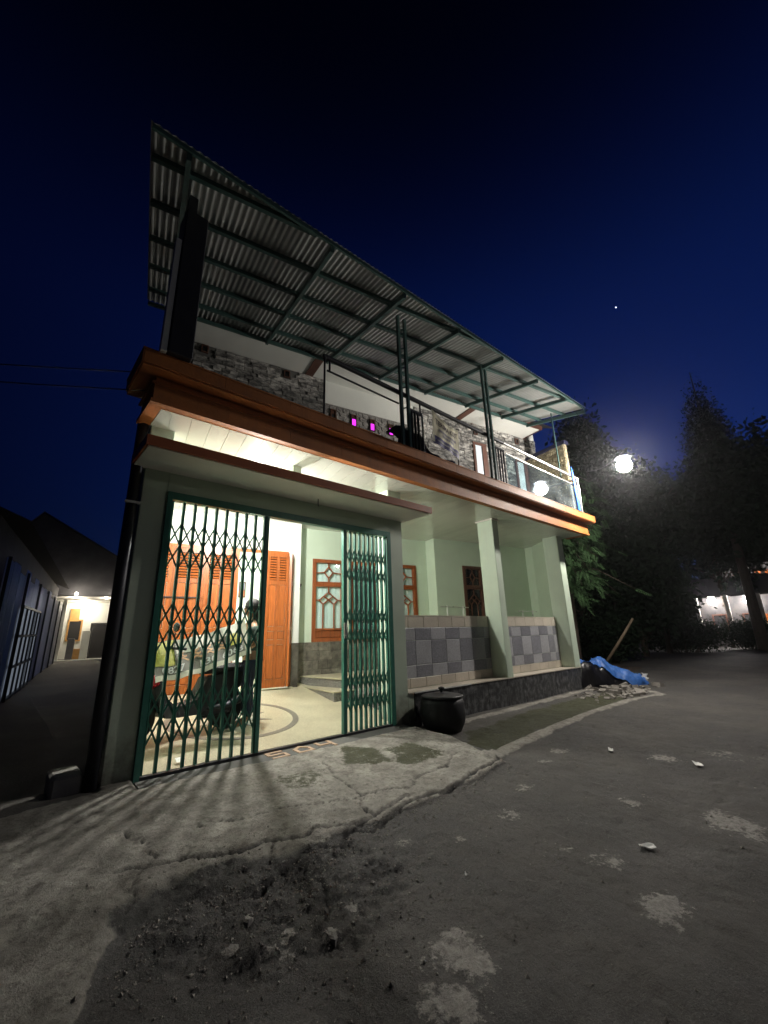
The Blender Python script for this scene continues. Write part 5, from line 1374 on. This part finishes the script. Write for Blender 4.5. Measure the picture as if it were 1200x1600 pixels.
def conifer():
    t = thing('conifer', 'tall dark conifer standing above the other trees at right', 'tree', (30.0, -.55, -.2)); MB().tube([(0, 0, -.3), (0, 0, 17.4)], [.3, .03], 9).build('trunk', 'bark', t)
    cs, rs = [], []
    r = np.random.default_rng(3)
    for i in range(26):
        f = i / 25; z = 9.0 + 8.4 * f; w = 1.9 * (1 - f) ** .75 + .12
        for j in range(3):
            an = r.uniform(0, 6.28); cs.append((math.cos(an) * w * .55, math.sin(an) * w * .55, z)); rs.append((w * .6, w * .6, .4))
    leaf_mesh('crown', leaf_cloud(14000, cs, rs, .18, .5, 4), 'leaf_conifer', t)
conifer()
def bush(base, rx, ry, h, n, label, seed, mat='leaf_dark'):
    t = thing('bush', label, 'bush', base); r = np.random.default_rng(seed); cs, rs = [], []
    st = MB()
    for i in range(12):
        c = (r.uniform(-.7, .7) * rx, r.uniform(-.7, .7) * ry, h * r.uniform(.25, .62)); cs.append(c); rs.append((rx * .42, ry * .42, h * .38)); st.tube([(c[0] * .2, c[1] * .2, -.2), c], [.03, .01], 5)
    st.build('stem', 'bark', t); leaf_mesh('crown', leaf_cloud(n, cs, rs, .14, 0, seed), mat, t)
bush((27, 2.4, -.2), 1.4, 2.3, 2.1, 9000, 'rounded dark bush at the roadside below the distant lights', 41)
bush((18.4, 2.9, -.2), 1.6, 1.6, 2.2, 9000, 'low dark bush behind the leaning bamboo pole', 42)
bush((16.5, 4.6, -.2), 1.6, 2.0, 3.0, 9000, 'dark undergrowth bush under the feathery tree', 43)
bush((31.0, .2, -.2), 1.3, 1.6, 2.0, 6000, 'small dark bush beside the far lit road', 44)
bp_ = MB().tube([(-.1, .1, -.15), (.14, -.42, .6), (.3, -.85, 1.25)], [.05, .045, .035], 8).build('bamboo_pole', 'bamboo', None, smooth=True)
bp_.location = (14.0, 1.28, .25); tag(bp_, 'leaning bamboo pole stuck in the ground behind the tarpaulin', 'pole')
tl = leaf_mesh('treeline', leaf_cloud(30000, [(60 + 14 * math.sin(i * 1.7), -22 + i * 3.0, 4 + 1.5 * math.sin(i * 2.3)) for i in range(28)], [(5, 3.4, 7.5 + 1.6 * math.sin(i)) for i in range(28)], .8, 0, 77, shell=.3), 'leaf_dark', None)
tl['kind'] = 'stuff'; tl['label'] = 'far dark tree line closing the horizon beyond the road'; tl['category'] = 'trees'
tree((34, 1.5, -.2), 12.5, 4.5, 15000, .38, 'leaf_dark', 'dense dark tree filling the gap below the conifer', 26, .30, 20)
tree((37, -3.5, -.2), 12.5, 4.5, 15000, .38, 'leaf_dark', 'dense dark tree crowding the right edge behind the upper lit house', 27, .42, 20)
tree((23.0, 3.0, -.2), 8.4, 3.0, 14000, .28, 'leaf_dark', 'lower dark tree directly behind the street lamp', 28, .12, 18)
# bank of earth behind the tarpaulin
m = MB(); m.surf(lambda s, t: (9.9 + s * 7, .6 + t * 9, -.16 + .55 * math.sin(math.pi * min(s * 1.0, 1)) * sstep(0, .35, t) * (.7 + .6 * float(fbm(np.array(s * 6), np.array(t * 6), 4, 8)))), 40, 40)
M['earth'] = paint('bare earth', (.075, .055, .04), .95, .3, 3, .6, 25)
structure('earth_bank', m, 'earth', True)

# ================================================================== lit houses far down the road
def far_house(base, rz_, w, d, h, label, lamps, second=False):
    t = thing('village_house', label, 'house', base, rz_)
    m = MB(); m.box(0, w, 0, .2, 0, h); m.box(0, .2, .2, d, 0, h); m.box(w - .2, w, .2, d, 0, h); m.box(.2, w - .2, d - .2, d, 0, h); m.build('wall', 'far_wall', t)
    r_ = MB(); r_.add([(-.6, -1.6, h + .0), (w + .6, -1.6, h), (w + .6, d / 2, h + 1.5), (-.6, d / 2, h + 1.5), (w + .6, d + .5, h), (-.6, d + .5, h)], [(0, 1, 2, 3), (3, 2, 4, 5)]); r_.build('roof', 'roof_tile', t)
    for x in np.linspace(.1, w - .3, 4): MB().box(x, x + .18, -1.5, -1.32, 0, h + .05).build('pillar', 'cream', t)
    for x in np.linspace(.6, w - 1.4, 3):
        f = MB(); rail_frame(f, x, x + .8, -.06, -.001, .9, 2.1, .08); fo = f.build('window', 'wood_dark', t); MB().box(x + .08, x + .72, -.02, -.001, .98, 2.02).build('pane', 'night', fo)
    MB().box(w * .5, w * .5 + .85, -.05, -.002, 0, 2.0).build('door', 'wood', t)
    for i, (lx, ly, lz) in enumerate(lamps):
        l = thing('porch_lamp', '', 'lamp', t.matrix_world @ Vector((0, 0, 0))); p = Matrix.Translation(base) @ Matrix.Rotation(rz_, 4, 'Z') @ Vector((lx, ly, lz)); l.location = p
        MB().lathe([(.05, .245), (.2, .26), (.2, .30), (.02, .32)], (0, 0, 0), 10).build('lamp_holder', 'white', l); MB().ball((0, 0, 0), .24, 12).build('bulb', 'bulb_far', l, smooth=True); filament(l, 'bulb_far', FAR_W, .15)
        yield l
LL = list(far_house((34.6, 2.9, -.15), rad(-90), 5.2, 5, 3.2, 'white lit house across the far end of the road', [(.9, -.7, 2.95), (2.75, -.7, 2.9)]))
LL[0]['label'] = 'left porch lamp glaring white on the far lit house'; LL[1]['label'] = 'right porch lamp glaring white on the far lit house'
L2 = list(far_house((41, 2.2, 3.1), rad(-88), 3.8, 4, 2.6, 'upper lit house with pillared porch above the far road', [(1.35, -.8, 2.35)]))
L2[0]['label'] = 'porch lamp of the upper house high at the right edge'

# ================================================================== alley on the left
zf = thing('zinc_fence', 'long weathered zinc sheet fence along the left side of the alley', 'fence', H(-2.3, 6.0, .0))
def fpt(k_): return H(-2.25 - .055 * k_, 5.0 + k_, -.12 + .023 * (5 + k_))
kk = 0.0
while kk < 17:
    a_, b_ = fpt(kk), fpt(kk + .86); d = (b_ - a_); n = Vector((d.y, -d.x, 0)).normalized()
    m = MB(); vs, fs = [], []
    for i in range(25):
        p = a_.lerp(b_, i / 24) + n * .006 * math.cos(i * math.pi / 2); h = 2.75 + .1 * math.sin(kk * 3)
        vs += [(p.x, p.y, p.z), (p.x, p.y, p.z + h)]
    fs = [(2 * i, 2 * i + 2, 2 * i + 3, 2 * i + 1) for i in range(24)]
    m.add(vs, fs); m.build('fence_sheet', 'alley_zinc', zf).location = -zf.location
    if int(kk / .9) % 3 == 0: 
        pb = MB().bar(a_ + n * .05, a_ + n * .05 + Vector((0, 0, 2.75)), .05, .05).build('post', 'steel_dark', zf); pb.location = -zf.location
    kk += .9
gd = thing('roller_gate', 'pale panelled metal gate set in the zinc fence nearest the street', 'gate', fpt(3.5))
a_, b_ = fpt(2.6), fpt(6.4); d = (b_ - a_); n = Vector((d.y, -d.x, 0)).normalized()
m = MB()
for t in np.linspace(0, 1, 6): p = a_.lerp(b_, t) + n * .08; m.bar(p, p + Vector((0, 0, 2.0)), .05, .05)
for z in (.05, .7, 1.35, 2.0): m.bar(a_ + n * .08 + Vector((0, 0, z)), b_ + n * .08 + Vector((0, 0, z)), .05, .05)
m.build('frame', 'steel_dark', gd).location = -gd.location
for i in range(5):
    for j in range(3):
        p = a_.lerp(b_, (i + .02) / 5) + n * .06; q = a_.lerp(b_, (i + .98) / 5) + n * .06
        MB().bar(p + Vector((0, 0, .375 + .65 * j)), q + Vector((0, 0, .375 + .65 * j)), .58, .012, n).build('panel', 'lit_panel', gd).location = -gd.location
wh = thing('warehouse', 'dark warehouse wall rising behind the zinc fence', 'building', H(-2.6, 5, 0))
a_, b_ = fpt(.5), fpt(17.2); n = Vector(((b_ - a_).y, -(b_ - a_).x, 0)).normalized()
MB().add([a_ - n * .3, b_ - n * .3, b_ - n * .3 + Vector((0, 0, 3.6)), a_ - n * .3 + Vector((0, 0, 3.6)), a_ - n * 4, b_ - n * 4, b_ - n * 4 + Vector((0, 0, 3.6)), a_ - n * 4 + Vector((0, 0, 3.6))],
         [(0, 1, 2, 3), (4, 7, 6, 5), (0, 4, 5, 1), (1, 5, 6, 2), (0, 3, 7, 4)]).build('wall', 'alley_dark', wh).location = -wh.location
MB().add([a_ + n * .15 + Vector((0, 0, 3.55)), b_ + n * .15 + Vector((0, 0, 3.55)), b_ - n * 2.2 + Vector((0, 0, 4.6)), a_ - n * 2.2 + Vector((0, 0, 4.6)), b_ - n * 4.3 + Vector((0, 0, 3.5)), a_ - n * 4.3 + Vector((0, 0, 3.5))], [(0, 1, 2, 3), (3, 2, 4, 5)]).build('roof', 'roof_tile', wh).location = -wh.location

# house closing the alley
V0 = 24.0; GZ = -.12 + .023 * 24
ah = thing('gable_house', 'dark gabled house with a brightly lit porch closing the end of the alley', 'house', H(-3, V0, GZ))
TA = Matrix.Translation(-ah.location) @ RH
ah_wall = MB(TA); ah_wall.box(-5.2, 2.0, V0 + 1.6, V0 + 1.8, GZ, 5.6); ah_wall.box(-5.2, -5.0, V0 + 1.8, V0 + 8, GZ, 5.6); ah_wall.box(1.8, 2.0, V0 + 1.8, V0 + 8, GZ, 5.6)
ah_wall.build('wall', 'white', ah)
MB(TA).add([(-6.0, V0 - 1.2, 6.6), (-4.8, V0 - 1.2, 8.1), (-.8, V0 - 1.2, 5.7), (-6.0, V0 + 8, 6.6), (-4.8, V0 + 8, 8.1), (-.8, V0 + 8, 5.7), (2.4, V0 - 1.2, 5.2), (2.4, V0 + 8, 5.2)],
           [(0, 1, 4, 3), (1, 2, 5, 4), (2, 6, 7, 5)]).build('roof', 'roof_tile', ah)
MB(TA).add([(-6.0, V0 - 1.0, 3.9), (2.2, V0 - 1.0, 3.4), (2.2, V0 - 1.0, 5.15), (-.8, V0 - 1.0, 5.68), (-4.8, V0 - 1.0, 8.0), (-6.0, V0 - 1.0, 6.5)], [(0, 1, 2, 3, 4, 5)]).build('gable_wall', 'alley_dark', ah)
MB(TA).box(-4.6, 2.2, V0 - 1.3, V0 + 1.59, 3.55, 3.65).build('porch_roof', 'cream', ah)
for u in (-4.0, -3.3, -1.0): MB(TA).box(u - .09, u + .09, V0 - .2, V0 - .02, GZ - .1, 3.54).build('pillar', 'white', ah)
MB(TA).box(-4.8, 2.0, V0 - .6, V0 + 1.59, GZ - .12, GZ + .02).build('porch_floor', 'white', ah)
dr = MB(TA); rail_frame(dr, -2.1, -1.2, V0 + 1.52, V0 + 1.599, GZ + .02, 2.4, .09); dr.box(-2.0, -1.3, V0 + 1.55, V0 + 1.58, GZ + .1, 2.3); dr.build('door', 'night', ah)
wd = MB(TA); rail_frame(wd, -3.2, -2.5, V0 + 1.52, V0 + 1.599, 1.4, 2.6, .08); wo_ = wd.build('window', 'yellow', ah); MB(TA).box(-3.12, -2.58, V0 + 1.56, V0 + 1.58, 1.48, 2.52).build('pane', 'night', wo_)
MB(TA).box(-3.15, -2.7, V0 + 1.49, V0 + 1.51, 2.5, 3.2).build('notice_board', 'yellow', ah)
wl2 = thing('added_wall_lamp', 'added unseen lamp on the side wall lighting the alley fence', 'lamp', H(-.42, 15.0, 2.75))  # unseen lamp added to brighten the alley fence
filament(wl2, 'bulb_added', 8, .045, (-.05, 0, -.02)); MB(RH).box(-.03, .07, -.05, .05, -.02, .16).build('bracket', 'steel_dark', wl2); MB().ball((-.05, 0, -.02), .06, 12).build('bulb', 'bulb_added', wl2, smooth=True)
al = []
for (u, v, z, r_, lab) in ((-2.5, V0 + .6, 3.25, .12, 'warm bulb hanging under the porch at the alley end'), (-2.75, V0 - 1.6, 3.75, .07, 'small lamp on the left corner of the alley porch'), (-1.4, V0 - 1.45, 3.58, .05, 'small lamp on the right corner of the alley porch')):
    l = thing('porch_lamp', lab, 'lamp', H(u, v, z)); MB().lathe([(.02, r_ * .9), (r_ * .7, r_ * 1.05), (r_ * .7, r_ * 1.3), (.02, r_ * 1.4)], (0, 0, 0), 10).build('lamp_holder', 'white', l)
    MB().ball((0, 0, 0), r_, 12).build('bulb', 'bulb_alley', l, smooth=True); filament(l, 'bulb_alley', ALLEY_W * (r_ / .12) ** 2, r_ * .7)
for (u, v, w, h, c, lab) in ((-2.75, V0 + .5, .5, .55, 'yellow', 'orange crate standing on the alley porch floor'), (-2.35, V0 + .4, .35, 1.5, 'white', 'tall white cupboard on the alley porch'), (-2.95, V0 + .2, .3, 1.1, 'alley_dark', 'dark shelf standing on the alley porch')):
    t = thing('porch_crate' if h < 1 else 'porch_cupboard', lab, 'crate' if h < 1 else 'cupboard', H(u, v, GZ + .02), -A)
    MB().cbox(0, w, 0, .4, 0, h, .02).build('body', c, t); MB().box(.03, w - .03, -.02, -.001, h * .1, h * .9).build('front_panel', c, t)

pcb = MB()
for z_ in (0, .22):
    p, q = Vector((-.42, -.2, 3.72 + z_)), Vector((-9.5, 9.0, 7.0 + z_)); pcb.tube([p.lerp(q, t / 10) - Vector((0, 0, .5 * math.sin(math.pi * t / 10))) for t in range(11)], .007, 5)
tag(pcb.build('power_cable', 'steel_dark', None), 'pair of thin power cables running from the cornice corner over the alley', 'cable')

# ================================================================== sky point
st = MB().ball((0, 0, 0), .75, 8).build('star', 'star', None); st.location = Vector((-1.167, -4.724, 1.17)) + Vector((.784, .187, .592)) * 600; st['kind'] = 'structure'

# ------------------------------------------------------------------ thin added haze standing in for lens glare
def haze(density):
    hm, nt, out = new_mat('added haze')
    pv = N(nt, 'ShaderNodeVolumePrincipled'); pv.inputs['Density'].default_value = density; pv.inputs['Color'].default_value = (.9, .92, .95, 1); pv.inputs['Anisotropy'].default_value = .90
    nt.links.new(pv.outputs[0], out.inputs['Volume'])
    o = MB().box(-420, 420, -420, 420, -1.6, 24).build('haze', hm, None); o['kind'] = 'stuff'; o['label'] = 'thin added haze standing in for lens glare round the lamps'; o['category'] = 'haze'
HAZE = .0008
if HAZE: haze(HAZE)
